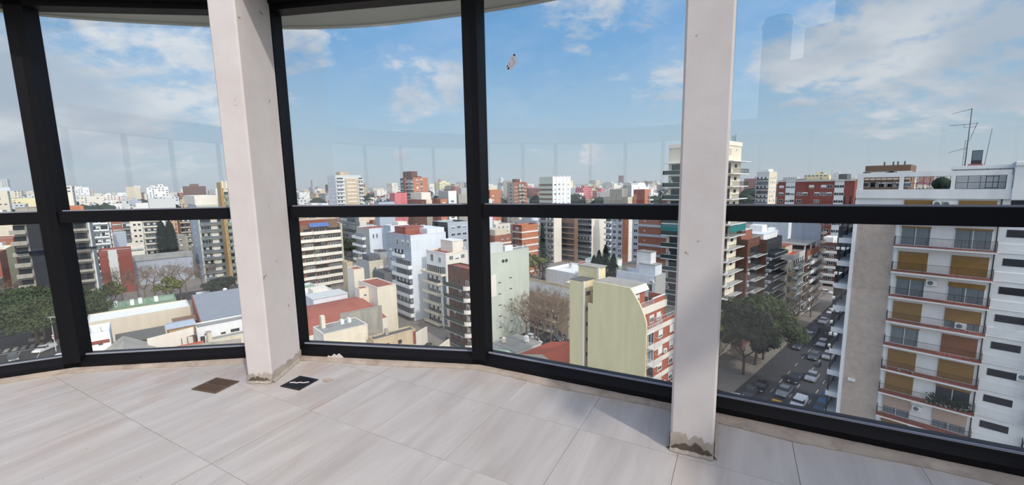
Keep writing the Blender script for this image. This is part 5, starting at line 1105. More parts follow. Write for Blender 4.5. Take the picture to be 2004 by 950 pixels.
b = bld('white corner house with a walled roof terrace, leftmost low roof right of the left mullion', 158, 168, 214, 656, D=121, ly=8, wall='blue_white', wall_v='white', roof='white', fh=3, top=1, par=1.2, name='low_house', cat='house'); win(b, 'v', .2, .9, 1, 0, 3, .8, .6, 1.2, 'slit'); win(b, 'u', .2, .8, 2, 1, 3, 1, 1.4); pier(b, 'v', .15, .95, 'red_brick', b.H-2.4, b.H-1.7, .1); onroof(b, 'roof_wedge', .45, .6, .3, .6, 1.4, 'warm_white')
# old house with a classical pediment
u0, v0 = -6.3, 113.5; o = thing('pediment_house', 'old grey house with a classical pediment and a sagging gable roof', 'house', W(u0-2, v0-4, GZ-.8), TH); FOOT.append((u0-2, u0+7, v0-4, v0+8))
link('wall', MB().box(0, 9, 0, 12, 0, 6.0).mesh('wall', ['concrete']), o)
m = MB().sweep([(-.4, 6.0), (4.5, 9.2), (9.4, 6.0), (9.4, 6.35), (4.5, 9.6), (-.4, 6.35)], lambda a, z: (a, -.5, z), lambda a, z: (a, 12, z)); link('gable_roof', m.mesh('gable_roof', ['concrete']), o)
link('pediment', MB().sweep([(0, 6), (9, 6), (4.5, 9.0)], lambda a, z: (a, .05, z), lambda a, z: (a, -.02, z)).box(-.4, 9.4, -.7, 0, 5.6, 6.0).mesh('pediment', ['grey']), o)
for i in range(5): link('pilaster', cached('pil', lambda: MB().box(-.25, .25, -.35, 0, 0, 5.6).mesh('pilaster', ['sand'])), o, (.5+2*i, 0, 0))
for i in range(4): link('window', win_mesh(.9, 2, 'glass_dark', None, 0, 'brown'), o, (1.5+2*i, 0, 2.2))
b = house('restaurant terrace roof of dark thatch beside the pediment house', -5, 3, 124, 132, -31.6, 'brown', 'roof_dark', 1.4, name='terrace_shelter', cat='shelter')
b = house('timber terrace shelter with a blue-grey sheet roof', 3.8, 8.8, 125, 131, -30.6, 'ochre', 'blue_grey', .5, name='terrace_shelter', cat='shelter')
b = house('long shed with a grey sheet roof and pale wall behind the bare trees', -3, 19, 237, 249, -27.5, 'blue_grey', 'roof_grey', 2.0, name='shed', cat='building')
b = bld('pair of dark red blank walls around a white glazed room, right of the construction tower', 186, 192, 256, 492, D=225, ly=10, wall='red_brick', wall_v='red_brick', roof='pale_grey', fh=3); pier(b, 'v', .28, .55, 'pale_grey', 0, None, .4); win(b, 'v', .28, .55, 2, 0, 2, 1.6, 1.5, .8, 'slit')
b = bld('white three-storey house with wide windows in front of the small-window tower', 243, 248, 280, 480, D=255, ly=10, wall='white', wall_v='warm_white', roof='roof_dark', fh=3.1, top=.8); win(b, 'v', .2, .9, 1, 0, 3, 5, 1.4, .8, 'curt')
b = bld('grey sheet-clad box in front of the far left brick block', 214, 220, 246, 457, D=272, ly=10, wall='blue_grey', wall_v='blue_grey', roof='roof_grey', fh=3)
# more low roofs on the left between the pediment house and the white annex
b = house('low brick bar roof under dark shade cloth, behind the white sheet-covered wall', 1.0, 8.5, 121.4, 123.8, -32.2, 'dark_brick', 'roof_dark', .5, name='terrace_shelter', cat='shelter')
for i in range(7): link('post', cached('shp', lambda: MB().box(-.08, .08, -.08, .08, 0, 2.2).mesh('post', ['brown'])), b.o, (.4+1.1*i, -.6, b.H-2.2))
b = house('small tan shed roof left of the red gable workshop', 5.5, 9.8, 134, 140, -31.8, 'tan', 'brown', .8, name='shed', cat='building')

# ------------------------------------------------------------------ the rest of the town, house by house
rf = random.Random(23)
FP = list(FOOT)
def hits(a0, a1, c0, c1, e=1.0):
    for (p, q, s_, t_) in FP:
        if a0-e < q and a1+e > p and c0-e < t_ and c1+e > s_: return True
    return False
MARK = [(int(pix(W((f[1][0]+f[1][1])/2, f[1][2], f[2]))[0]), hypot(*W(f[1][0], f[1][2], 0).xy), f[0]) for f in FOOTL]
SHORT = {'nearest white': None}
LMK = [(96, 176, 'unfinished concrete tower'), (250, 290, 'white small-window tower'), (292, 285, 'cream curved-balcony block'), (410, 225, 'pale glass-balconied tower'), (610, 176, 'cream balcony fronts'),
       (675, 355, 'olive-panelled skyline tower'), (745, 163, 'shorter bluish white block'), (784, 230, 'pink block'), (812, 365, 'orange brick skyline tower'), (850, 225, 'large cream side wall'), (890, 240, 'white L-shaped block'),
       (955, 300, 'orange gabled block'), (1012, 330, 'brick and concrete tower'), (1086, 262, 'banded office tower'), (1160, 218, 'glass-balconied centre block'), (1205, 290, 'windowless grey gable'), (1262, 290, 'red brick skyline block'),
       (1330, 106, 'green-railed cream tower'), (1500, 300, 'stepped white tower'), (1600, 205, 'long red brick slab'), (1735, 150, 'brown-grey penthouse'), (1850, 62, 'shuttered white tower')]
CN = {'white': 'white', 'warm_white': 'off-white', 'blue_white': 'bluish white', 'cream': 'cream', 'sand': 'sand-coloured', 'pale_grey': 'pale grey', 'grey': 'grey', 'brick': 'brick', 'orange': 'orange brick', 'tan': 'tan', 'concrete': 'bare cement', 'green_grey': 'grey-green', 'dark_brick': 'dark brick', 'pink': 'pinkish', 'blue_grey': 'blue-grey', 'yellow': 'pale yellow'}
RN = {'roof_grey': 'grey roof', 'roof_red': 'red roof', 'white': 'white roof', 'roof_dark': 'dark roof', 'terracotta': 'terracotta roof', 'roof_green': 'green roof'}
WALLS = ['white']*5+['warm_white']*6+['cream']*5+['sand']*2+['pale_grey']*4+['grey']*2+['brick']*2+['orange', 'tan', 'concrete', 'concrete', 'green_grey', 'dark_brick', 'pink', 'blue_grey', 'blue_white', 'blue_white', 'yellow']
ROOFS = ['roof_grey']*5+['roof_red']*3+['white']*3+['roof_dark']*2+['terracotta', 'roof_green']
USED = {}
def filler_label(wall, roof, h, extra, P, D):
    px, py = pix(P)
    lm = min(LMK, key=lambda q: abs(q[0]-px)+abs(q[1]-D)*.25)
    side = 'left of' if px < lm[0]-14 else 'right of' if px > lm[0]+14 else ('beyond' if D > lm[1] else 'below')
    size = 'low' if h < 8 else 'mid-height' if h < 17 else 'tall'
    dist = '' if D < lm[1]*1.25 or side == 'beyond' else 'farther '
    if True:
        ex = extra; lab = f"{CN[wall]} {size} block, {RN[roof]}, {ex}, {dist}{side} the {lm[2]}"
        if lab not in USED: USED[lab] = 1; return lab, None
    return lab.replace(' block,', ' twin block,'), None
SKIPZ = [(-14, 34, 196, 232), (-40, 0, 118, 176), (14, 40, 60, 100), (30, 62, 31, 84), (28, 60, 60, 82), (40, 69, 31, 76), (69, 101, 27, 72), (-14, 14, 31, 150), (80, 112, 96, 128)]
FILL = []
for (a0, a1, c0, c1) in BLOCKS:
    a = a0+.5
    while a < a1-6:
        w = rf.uniform(9, 17); w = min(w, a1-a-.3); c = c0+.5
        while c < c1-8:
            dpt = rf.uniform(13, 24); dpt = min(dpt, c1-c-.3)
            P = W(a, c, 0); D = hypot(P.x, P.y); az = math.degrees(atan2(P.x, P.y))
            if D > 40 and D < 520 and P.y > 20 and -57 < az < 56 and not any(z[0] < a+w and z[1] > a and z[2] < c+dpt and z[3] > c for z in SKIPZ) and not hits(a, a+w, c, c+dpt, .3) and not (c < 12 and a < 90):
                FILL.append((D, a, c, w-.25, dpt-.3, az))
            c += dpt
        a += w
FILL.sort()
def simple_block(a, c, w, d, zt, wall, roof, o):
    H = zt-GZ; b = B(); b.o, b.u, b.v, b.lx, b.ly, b.H, b.fh, b.top, b.par = o, a, c, w, d, H, 3.0, .8, .7; b.nf = max(1, int((H-1)/3.0))
    m = MB(); m.box(0, w, 0, d, 0, H-.7); link('wall', m.mesh('wall', [wall]), o)
    m = MB(); t = .25; m.box(0, w, 0, t, H-.7, H); m.box(0, w, d-t, d, H-.7, H); m.box(0, t, t, d-t, H-.7, H); m.box(w-t, w, t, d-t, H-.7, H); link('parapet', m.mesh('parapet', [wall]), o)
    link('roof', MB().box(t, w-t, t, d-t, H-.7, H-.66).mesh('roof', [roof]), o); return b
stuffm = {}
NI = 0
E1 = [(0, 600), (130, 590), (180, 512), (250, 492), (365, 560), (470, 570), (560, 560), (665, 552), (690, 515), (760, 520), (820, 545), (930, 560), (1035, 560), (1060, 512), (1150, 516), (1200, 505), (1300, 520), (1400, 500), (1450, 480), (1640, 520), (2004, 500)]
E2 = [(0, 400), (130, 404), (300, 400), (345, 480), (440, 470), (560, 396), (900, 398), (1000, 402), (1055, 424), (1250, 424), (1300, 430), (1420, 420), (1600, 450), (2004, 420)]
def env(T, x):
    for (x0, y0), (x1, y1) in zip(T, T[1:]):
        if x <= x1: return y0+(y1-y0)*(max(x, x0)-x0)/(x1-x0)
    return T[-1][1]
for (D, a, c, w, d, az) in FILL:
    wall = rf.choice(WALLS); roof = rf.choice(ROOFS)
    if D < 130: zt = rf.uniform(-35, -33)
    elif D < 175: zt = rf.uniform(-34.5, -29)
    elif D < 260: zt = rf.uniform(-33, -21) if rf.random() < .8 else rf.uniform(-21, -16)
    else: zt = rf.uniform(-31, -16) if rf.random() < .75 else rf.uniform(-18, -9)
    px_, py_ = pix(W(a+w/2, c, zt)); lim = env(E1 if D < 245 else E2, px_)
    while pix(W(a+w/2, c, zt+2.6))[1] < lim and zt > -36: zt -= .7
    if zt < -35.6: continue
    if NI < 285:
        NI += 1; H = zt-GZ; ex = rf.choice(['stair hut', 'water tank', 'plain parapet', 'roof room', 'pitched top'] if H < 12 else ['stair hut', 'water tank', 'roof room', 'hut, tank'])
        p = W(a, c, GZ); lab, grp = filler_label(wall, roof, H, ex, W(a, c, zt), D)
        o = thing('town_house' if H < 10 else 'town_block', lab, 'house' if H < 10 else 'building', p, TH, grp)
        if ex == 'pitched top':
            link('wall', MB().box(0, w, 0, d, 0, H).mesh('wall', [wall]), o)
            m = MB(); hp_ = 1.6; m.poly([(-.3, -.3, H), (w+.3, -.3, H), (w+.3, d/2, H+hp_), (-.3, d/2, H+hp_)]); m.poly([(-.3, d/2, H+hp_), (w+.3, d/2, H+hp_), (w+.3, d+.3, H), (-.3, d+.3, H)]); m.poly([(0, 0, H), (0, d/2, H+hp_), (0, d, H)], 1); m.poly([(w, 0, H), (w, d, H), (w, d/2, H+hp_)], 1)
            link('pitched_roof', m.mesh('pitched_roof', [roof, wall]), o); b = None
        else: b = simple_block(a, c, w, d, zt, wall, roof, o)
        if b:
            if 'hut' in ex: f = rf.uniform(0, .4); onroof(b, 'stair_hut', f, f+.35, .2, .5, 2.6, rf.choice([wall, 'warm_white']))
            if 'room' in ex: f = rf.uniform(0, .2); onroof(b, 'roof_room', f, f+.7, .3, .85, 2.7, rf.choice([wall, 'white', 'brick']), rf=roof)
            if 'tank' in ex: tank(b, rf.uniform(.55, .85), rf.uniform(.2, .8), .65, 1.2, rf.choice(['white', 'pale_grey', 'grey']), 1.0)
            st = rf.random(); nv = min(b.nf, 6)
            if D < 330 and st < .8:
                win(b, 'v', .08, .92, max(1, int(w/4)), 0, nv, 1.3, 1.3, .9, 'mixed' if st < .5 else 'dark')
                if rf.random() < .55: win(b, 'u', .08, .92, max(1, int(d/6)), 0, nv, 1.3, 1.3, .9, 'mixed')
            elif D >= 330 and st < .7: win(b, 'v', .08, .92, max(1, int(w/6)), 0, min(nv, 3), 2.2, 1.2, .9, 'dark')
    else:
        stuffm.setdefault((wall, 1), MB()); mb = stuffm[(wall, 1)]; P_ = [W(a, c, 0), W(a+w, c, 0), W(a+w, c+d, 0), W(a, c+d, 0)]; mb.prism([(p.x, p.y) for p in P_], GZ, zt, 0, 1)
        if rf.random() < .5:
            P_ = [W(a+w*.2, c+d*.2, 0), W(a+w*.5, c+d*.2, 0), W(a+w*.5, c+d*.5, 0), W(a+w*.2, c+d*.5, 0)]; mb.prism([(p.x, p.y) for p in P_], zt, zt+2.6, 0, 1)
def facade(wall):
    k = 'far_'+wall
    if k in MATS: return k
    c = PAL[wall]; m = mat(k, c, .9, 0); t = m.node_tree; bb = t.nodes['Principled BSDF']
    g = t.nodes.new('ShaderNodeNewGeometry'); mp = t.nodes.new('ShaderNodeMapping'); mp.vector_type = 'POINT'; mp.inputs['Rotation'].default_value = (0, 0, -TH); t.links.new(g.outputs['Position'], mp.inputs[0])
    sx = t.nodes.new('ShaderNodeSeparateXYZ'); t.links.new(mp.outputs[0], sx.inputs[0])
    def mm(op, a_, b_=None):
        n = t.nodes.new('ShaderNodeMath'); n.operation = op
        for i, x in enumerate((a_, b_)):
            if x is None: continue
            if isinstance(x, (int, float)): n.inputs[i].default_value = x
            else: t.links.new(x, n.inputs[i])
        return n.outputs[0]
    h = mm('ADD', sx.outputs[0], sx.outputs[1]); fx = mm('FRACT', mm('DIVIDE', h, 3.7)); fz = mm('FRACT', mm('DIVIDE', sx.outputs[2], 3.0))
    ix = mm('FLOOR', mm('DIVIDE', h, 3.7)); iz = mm('FLOOR', mm('DIVIDE', sx.outputs[2], 3.0))
    cv = t.nodes.new('ShaderNodeCombineXYZ'); t.links.new(ix, cv.inputs[0]); t.links.new(iz, cv.inputs[1]); wn = t.nodes.new('ShaderNodeTexWhiteNoise'); t.links.new(cv.outputs[0], wn.inputs['Vector'])
    nz = t.nodes.new('ShaderNodeSeparateXYZ'); t.links.new(g.outputs['Normal'], nz.inputs[0])
    big = t.nodes.new('ShaderNodeTexNoise'); t.links.new(g.outputs['Position'], big.inputs['Vector']); big.inputs['Scale'].default_value = .035; big.inputs['Detail'].default_value = 1
    msk = mm('MULTIPLY', mm('MULTIPLY', mm('LESS_THAN', fx, .5), mm('LESS_THAN', fz, .48)), mm('MULTIPLY', mm('GREATER_THAN', wn.outputs['Value'], .35), mm('LESS_THAN', mm('ABSOLUTE', nz.outputs[2]), .5)))
    msk = mm('MULTIPLY', msk, mm('GREATER_THAN', big.outputs[0], .46))
    mx = t.nodes.new('ShaderNodeMix'); mx.data_type = 'RGBA'; t.links.new(msk, mx.inputs[0]); mx.inputs[6].default_value = lin(*c); mx.inputs[7].default_value = lin(88, 96, 104); t.links.new(mx.outputs[2], bb.inputs['Base Color'])
    return k
# farther out: too many to count, joined
for ring, (D0, D1, n) in enumerate(((520, 900, 900), (900, 1600, 1500), (1600, 2800, 1700), (2800, 4600, 1300))):
    for i in range(n):
        az = radians(rf.uniform(-57, 56)); D = D0*(D1/D0)**rf.random(); wall = rf.choice(WALLS); px_w = .5+D/900
        w, d = rf.uniform(9, 22)*px_w**.5, rf.uniform(9, 24)*px_w**.5; q = rf.random(); rise = min(1.0, D/1400)
        zt = rf.uniform(-31, -19+8*rise) if q < .72 else rf.uniform(-20, -6+8*rise) if q < .95 else rf.uniform(-6, 6+10*rise)
        if q > .993 and D > 1500: zt = rf.uniform(15, 42); w, d = 16, 18
        u0, v0 = D*sin(az)*UU.x+D*cos(az)*UU.y, D*sin(az)*VV.x+D*cos(az)*VV.y
        mb = stuffm.setdefault((wall, ring+2), MB()); P_ = [W(u0, v0, 0), W(u0+w, v0, 0), W(u0+w, v0+d, 0), W(u0, v0+d, 0)]; mb.prism([(p.x, p.y) for p in P_], GZ, zt, 0, 1)
        if rf.random() < .5: P_ = [W(u0+w*.3, v0+d*.2, 0), W(u0+w*.7, v0+d*.2, 0), W(u0+w*.7, v0+d*.6, 0), W(u0+w*.3, v0+d*.6, 0)]; mb.prism([(p.x, p.y) for p in P_], zt, zt+3, 0, 1)
rings = {}
for (wall, ring), mb in stuffm.items():
    R_ = rings.setdefault(ring, (MB(), [])); M_, mats_ = R_; n = len(M_.v); k = len(mats_); mats_ += [facade(wall), rf.choice(['roof_grey', 'white', 'roof_red', 'pale_grey'])]
    M_.v += mb.v; M_.f += [tuple(n+i for i in f_) for f_ in mb.f]; M_.m += [k+i for i in mb.m]
for ring, (M_, mats_) in sorted(rings.items()):
    link('distant_buildings', M_.mesh('distant_buildings', mats_), None, kind='stuff', label=f'mixed pale buildings of the distant town, {["", "nearest", "second", "third", "fourth", "farthest"][ring]} belt towards the horizon', category='buildings')

# ------------------------------------------------------------------ trees
ORD = ['first', 'second', 'third', 'fourth', 'fifth', 'sixth', 'seventh', 'eighth', 'ninth']
def leaves(seed, n, rx, ry, rz, s, clumps, base=.35):
    r_ = random.Random(seed); m = MB(); cs = []
    for _ in range(clumps):
        t_ = r_.uniform(0, 2*pi); ph = math.acos(r_.uniform(-.35, 1)); k = r_.uniform(.55, .95); cs.append((rx*k*cos(t_)*sin(ph), ry*k*sin(t_)*sin(ph), rz*k*cos(ph), r_.uniform(.16, .34)))
    for _ in range(n):
        cx, cy, cz, cr = r_.choice(cs); v = Vector((r_.gauss(0, 1), r_.gauss(0, 1), r_.gauss(0, .8))).normalized()*r_.uniform(.5, 1)
        p = Vector((cx+v.x*cr*rx, cy+v.y*cr*ry, cz+v.z*cr*rz)); nv = (v+Vector((r_.uniform(-.6, .6), r_.uniform(-.6, .6), r_.uniform(0, .9)))).normalized(); a_ = nv.orthogonal().normalized(); b_ = nv.cross(a_); q = s*r_.uniform(.6, 1.3)
        m.poly([tuple(p-a_*q), tuple(p-b_*q*.6), tuple(p+a_*q), tuple(p+b_*q*.6)])
    return m
def branches(seed, H, spread, depth=4, r0=.22, first=.35, n0=4):
    r_ = random.Random(seed); m = MB()
    def go(p, d, L, r, k):
        q = p+d*L; m.tube(p, q, r, r*.7, 5 if k > 2 else 3)
        if k == 0: return
        for _ in range(3 if k > 1 else 4):
            e = Vector((r_.gauss(0, 1), r_.gauss(0, 1), r_.gauss(.35, .6))).normalized(); go(q, (d*.65+e*spread).normalized(), L*r_.uniform(.6, .82), r*.6, k-1)
    p = Vector((0, 0, 0)); top = Vector((0, 0, H*first)); m.tube(p, top, r0, r0*.8, 7)
    for i in range(n0):
        t_ = 2*pi*i/n0+r_.random(); go(top, Vector((cos(t_)*.75, sin(t_)*.75, .75)).normalized(), H*.22, r0*.65, depth)
    return m
def tree(label, p, rx, rz, hc, n, s, mt, seed, cat='tree', clumps=46, group=None, name='leafy_tree'):
    o = thing(name, label, cat, (p.x, p.y, GZ-.02), rf.uniform(0, 6), group)
    link('trunk', cached(('trk', seed, round(rx)), lambda: branches(seed, hc*1.15, .6, 2, .12+rx*.03).mesh('trunk', ['bark'])), o)
    link('foliage', cached(('lf', seed, n, round(rx, 1), round(rz, 1), mt), lambda: leaves(seed, n, rx, rx, rz, s, clumps).mesh('foliage', [mt])), o, (0, 0, hc), kind='stuff'); return o
def bare(label, p, H, seed, group=None):
    o = thing('bare_tree', label, 'tree', (p.x, p.y, GZ-.02), rf.uniform(0, 6), group)
    link('branches', cached(('br', seed, H), lambda: branches(seed, H, .75, 4, .24).mesh('branches', ['bare_twig'])), o); return o
def conifer(label, p, H, R_, seed, cypress=False, group=None, gz=GZ):
    def mk():
        r_ = random.Random(seed); m = MB()
        for i in range(4200):
            f = r_.random()**.8; z = H*(.06+.94*f); w = R_*((1-f)**(.8) if not cypress else (sin(pi*min(1, .12+f*.88))**.6)); t_ = r_.uniform(0, 2*pi); rr_ = w*r_.uniform(.55, 1)*(1 if cypress else (.75+.25*sin(t_*5+z*2.2)))
            p_ = Vector((rr_*cos(t_), rr_*sin(t_), z)); d_ = Vector((cos(t_), sin(t_), 1.6 if cypress else -.35)).normalized(); b_ = Vector((-sin(t_), cos(t_), 0)); q = .5
            m.poly([tuple(p_-d_*q), tuple(p_-b_*q*.35), tuple(p_+d_*q), tuple(p_+b_*q*.35)])
        return m.mesh('foliage', ['leaf_dark'])
    o = thing('conifer', label, 'tree', (p.x, p.y, gz), 0, group); link('trunk', cached(('ct', H), lambda: MB().tube((0, 0, 0), (0, 0, H*.92), .3, .05, 7).mesh('trunk', ['bark'])), o); link('foliage', cached(('cf', H, R_, cypress), mk), o, kind='stuff')
tree('huge dense green tree over the sidewalk right of the right-hand post', onV(1478, 728, 28.2), 7.8, 6.8, 8.8, 46000, .27, 'leaf_green', 1, clumps=70)
tree('darker green tree right behind the huge one on the street', W(90, 28.4, 0), 5.8, 5.0, 9.2, 26000, .28, 'leaf_dark', 2, clumps=50)
tree('smaller dark tree farther up the street behind two green ones', W(101, 28.0, 0), 4.6, 3.9, 9, 14000, .27, 'leaf_dark', 3)
bare('first bare street tree up the balconied row', W(128, 28.4, 0), 11, 4); bare('second bare street tree up the balconied row, beside parked cars', W(143, 28.2, 0), 11, 5); bare('bare tree on the right sidewalk at the far end of the street', W(166, 12.2, 0), 10, 4)
tree('small clipped green street tree beside the white parked cars at the street end', W(170, 12.5, 0), 1.8, 1.6, 3, 900, .3, 'leaf_olive', 6)
tree('great spreading green tree over the avenue at the far left', atZ(66, 622, -31), 13.5, 6.4, 8.6, 46000, .34, 'leaf_green', 7, clumps=90)
tree('olive leafy treetop behind the yellow building roof terrace', W(74, 30.0, 0), 3.0, 2.4, 14.8, 2500, .3, 'leaf_olive', 8)
bare('bare tree left of the spreading avenue tree', atZ(15, 590, -34), 13, 4)
for i, (px, py) in enumerate([(196, 566), (236, 556), (268, 552), (300, 548), (330, 546), (362, 545), (394, 540), (352, 556), (282, 560)]):
    bare(f'{ORD[[0, 1, 2, 4, 5, 7, 8, 6, 3][i]]} leafless tree from the left in the row behind the green-roofed block', atZ(px, py+6, -33), 14, 4+(i % 3), 'leafless trees in the row behind the green-roofed block')
for i, (px, py, mt) in enumerate([(216, 570, 'leaf_olive'), (330, 560, 'leaf_olive'), (424, 562, 'leaf_dark'), (440, 556, 'leaf_dark')]):
    tree(['short olive tree at the left end of the leafless row', 'short olive tree in the middle of the leafless row', 'dark green tree at the right end of the leafless row', 'dark green tree touching the left post edge, behind the leafless row'][i], atZ(px, py+8, -33), 4.2, 2.8, 6.5, 2600, .36, mt, 9+i)
tree('green tree between the cream balcony fronts and the bluish white block', atD(686, 492, 205), 6.0, 6.5, 12, 5200, .5, 'leaf_green', 14)
tree('small green tree at the foot of the cream gable wall', atZ(834, 684, -33), 2.6, 1.6, 4.4, 2200, .22, 'leaf_green', 15)
for i, (px, D, H, R_) in enumerate([(1172, 150, 16.2, 5.0), (1185, 154, 17.6, 5.4), (1200, 149, 15.2, 5.2), (1162, 156, 13.4, 4.4)]):
    d = ray(px, 540); k = D/hypot(d.x, d.y); conifer(['left middle pine of the dark clump', 'tallest pine of the dark clump', 'right pine of the dark clump', 'leftmost small pine of the dark clump'][i]+' behind the yellow building', Vector((d.x*k, d.y*k, 0)), H, R_, 20)
d = atD(1062, 500, 172); conifer('single dark conifer beside the central brick block', d, 24, 4.2, 21)
for px, w_ in ((320, 'left'), (336, 'right')): conifer(f'{w_} of the two dark cypresses left of the pale glass-balconied tower', atD(px, 480, 275), 25, 3.2, 22, True)
for i, (px, py) in enumerate([(1030, 640), (1052, 628), (1078, 612), (1046, 600), (1100, 620), (1020, 570), (1062, 566), (1090, 575)]):
    p = onU(px, py, 70.5+1.2*(i % 3) if i < 5 else 78.5); bare(['nearest bare street tree right beside the grey-green wall', 'second bare street tree from the grey-green wall', 'bare street tree in front of the brown balcony rails', 'bare tree against the left end of the brown block', 'bare street tree nearest the yellow wing', 'bare tree crown above the grey-green wall corner', 'bare tree crown above the brown block roof', 'bare tree crown behind the yellow wing roof'][i], p, 15, 4+(i % 3), 'bare street trees between the grey-green and yellow buildings')
for i, (px, py) in enumerate([(975, 498), (1000, 500), (1020, 505), (1040, 512)]): tree(f'brown-green tree clump number {i+1} from the left below the central brick blocks' if False else ['leftmost', 'second', 'third', 'rightmost'][i]+' brownish treetop below the central brick blocks', atD(px, py, 150+5*i), 6, 4, 9, 2200, .5, 'leaf_olive', 30)
# belts of far trees
fb = MB(); r9 = random.Random(5)
for i in range(520):
    az = radians(r9.uniform(-57, 50)); D = r9.choice([470, 560, 700, 900, 1300, 1700])*r9.uniform(.94, 1.08); R_ = r9.uniform(6, 12); zc_ = r9.uniform(-27, -17)+min(8, D/250); n0 = len(fb.v)
    for j in range(26):
        v = Vector((r9.gauss(0, 1), r9.gauss(0, 1), r9.gauss(0, 1))).normalized(); q = Vector((D*sin(az)+v.x*R_, D*cos(az)+v.y*R_, zc_+v.z*R_*.6)); a_ = v.orthogonal().normalized()*R_*.42; b_ = v.cross(a_).normalized()*R_*.42
        fb.poly([tuple(q-a_-b_), tuple(q+a_-b_*.6), tuple(q+a_+b_), tuple(q-a_+b_*.7)])
link('distant_trees', fb.mesh('distant_trees', ['leaf_dark']), None, kind='stuff', label='dark belts of trees among the distant rooftops', category='trees')

# ------------------------------------------------------------------ cars and street furniture
def car_parts(kind, col):
    k = ('car', kind, col)
    def mk():
        L, Wd = {'sedan': (4.4, 1.75), 'hatch': (3.9, 1.7), 'van': (4.2, 1.8), 'pickup': (4.9, 1.85), 'taxi': (4.3, 1.75)}[kind]; hL, hW = L/2, Wd/2
        m = MB(); pr = [(-hL, .35), (-hL+.05, .85), (-hL+.5, .92), (hL-1.2, .92), (hL-.15, .74), (hL, .4), (hL-.1, .28), (-hL+.1, .28)]
        m.sweep([(x, z) for x, z in pr], lambda x, z: (x, hW, z), lambda x, z: (x, -hW, z), 0)
        m.box(hL-.06, hL+.02, -hW+.1, -hW+.45, .55, .7, 1); m.box(hL-.06, hL+.02, hW-.45, hW-.1, .55, .7, 1); m.box(-hL-.02, -hL+.06, -hW+.08, -hW+.4, .6, .75, 2); m.box(-hL-.02, -hL+.06, hW-.4, hW-.08, .6, .75, 2)
        if kind == 'pickup': m.box(-hL+.05, -.2, -hW+.08, hW-.08, .92, 1.25, 0)
        body = m.mesh('body', [col, 'white_metal', 'lamp_red'])
        x0, x1, x2, x3 = {'sedan': (-hL+.5, -hL+1.15, .35, hL-1.35), 'taxi': (-hL+.5, -hL+1.15, .35, hL-1.35), 'hatch': (-hL+.1, -hL+.5, .3, hL-1.1), 'van': (-hL+.02, -hL+.08, .7, hL-.95), 'pickup': (-.2, -.1, .9, hL-1.5)}[kind]
        z1 = 1.45 if kind != 'van' else 1.8; iw = .16
        def fr(za, zb, f):
            g0 = (lambda t_, e: (x0+(x1-x0)*t_, x3+(x2-x3)*t_, hW-.04-(iw)*t_))
            n = len(f.v); 
            for t_, z in ((za, .92+(z1-.92)*za), (zb, .92+(z1-.92)*zb)):
                xa, xb, ww = g0(t_, 0); f.v += [(xa, -ww, z), (xb, -ww, z), (xb, ww, z), (xa, ww, z)]
            for q in ((3, 2, 1, 0), (4, 5, 6, 7), (0, 1, 5, 4), (1, 2, 6, 5), (2, 3, 7, 6), (3, 0, 4, 7)): f.f.append(tuple(n+i for i in q)); f.m.append(0)
            return f
        glass = fr(0, .9, MB()); rf_ = fr(.9, 1.0, MB())
        for sy in (-1, 1): rf_.box((x1+x2)/2-.04, (x1+x2)/2+.04, sy*(hW-.13)-.05, sy*(hW-.13)+.05, .92, z1-.02)
        return body, glass.mesh('windows', ['glass_dark']), rf_.mesh('roof_panel', [('taxi_yellow' if kind == 'taxi' else col)]), L
    return cached(k, mk)
wheel = MB().tube((0, -.1, 0), (0, .1, 0), .31, .31, 12).tube((0, -.105, 0), (0, .105, 0), .17, .17, 8).mesh('wheel', ['tyre'])
def car(label, P, kind, col, ang=0, group=None):
    body, gl, rp_, L = car_parts(kind, 'car_black' if kind == 'taxi' else col)
    o = thing({'van': 'van', 'pickup': 'pickup_truck', 'taxi': 'taxi'}.get(kind, 'car'), label, 'taxi' if kind == 'taxi' else 'van' if kind == 'van' else 'pickup truck' if kind == 'pickup' else 'car', (P.x, P.y, GZ-.135), TH+pi+ang, group)
    link('body', body, o); link('windows', gl, o); link('roof_panel', rp_, o)
    for sx in (-1, 1):
        for sy in (-1, 1): link('wheel', wheel, o, (sx*(L/2-.85), sy*.74, .31))
def g(px, py): return atZ(px, py, GZ-.1)
car('white saloon parked across the near sidewalk, under the huge street tree', g(1436, 787), 'sedan', 'car_white', -1.05)
car('grey car parked under the huge street tree, nearer one', g(1467, 774), 'hatch', 'car_grey', .05); car('black car parked under the huge street tree, farther one', g(1489, 762), 'sedan', 'car_black', .05)
car('silver car in the street beside the yellow-roofed taxi', g(1534, 771), 'sedan', 'car_silver'); car('black and yellow taxi at the bottom edge of the street', g(1517, 802), 'taxi', 'taxi_yellow'); car('white pickup truck at the bottom of the street', g(1563, 794), 'pickup', 'car_white')
car('dark car ahead of the silver one in the middle lane', g(1556, 746), 'sedan', 'car_black'); car('pale blue-silver car level with the dark one', g(1589, 742), 'sedan', 'car_silver'); car('grey car above the pale blue-silver one', g(1593, 702), 'hatch', 'car_grey'); car('silver car beside the street-side balconies', g(1620, 701), 'hatch', 'car_silver')
car('white car alone in mid street above two grey ones', g(1609, 676), 'hatch', 'car_white'); car('white car parked at the edge of the dark tree', g(1583, 661), 'sedan', 'car_white'); car('blue car parked just up from the dark tree', g(1594, 651), 'hatch', 'car_blue'); car('silver car parked before two cars near the bare trees', g(1611, 632), 'sedan', 'car_silver'); car('dark car between the silver and the white parked cars', g(1620, 624), 'sedan', 'car_black')
car('white car parked last in the row near the street end', g(1627, 614), 'sedan', 'car_white'); car('dark grey car half hidden by the tree shade', g(1562, 682), 'hatch', 'car_grey'); car('pale grey car parked behind the half hidden one', g(1571, 669), 'sedan', 'car_silver'); car('white car crossing at the far end of the street', g(1616, 575), 'sedan', 'car_white', 1.57)
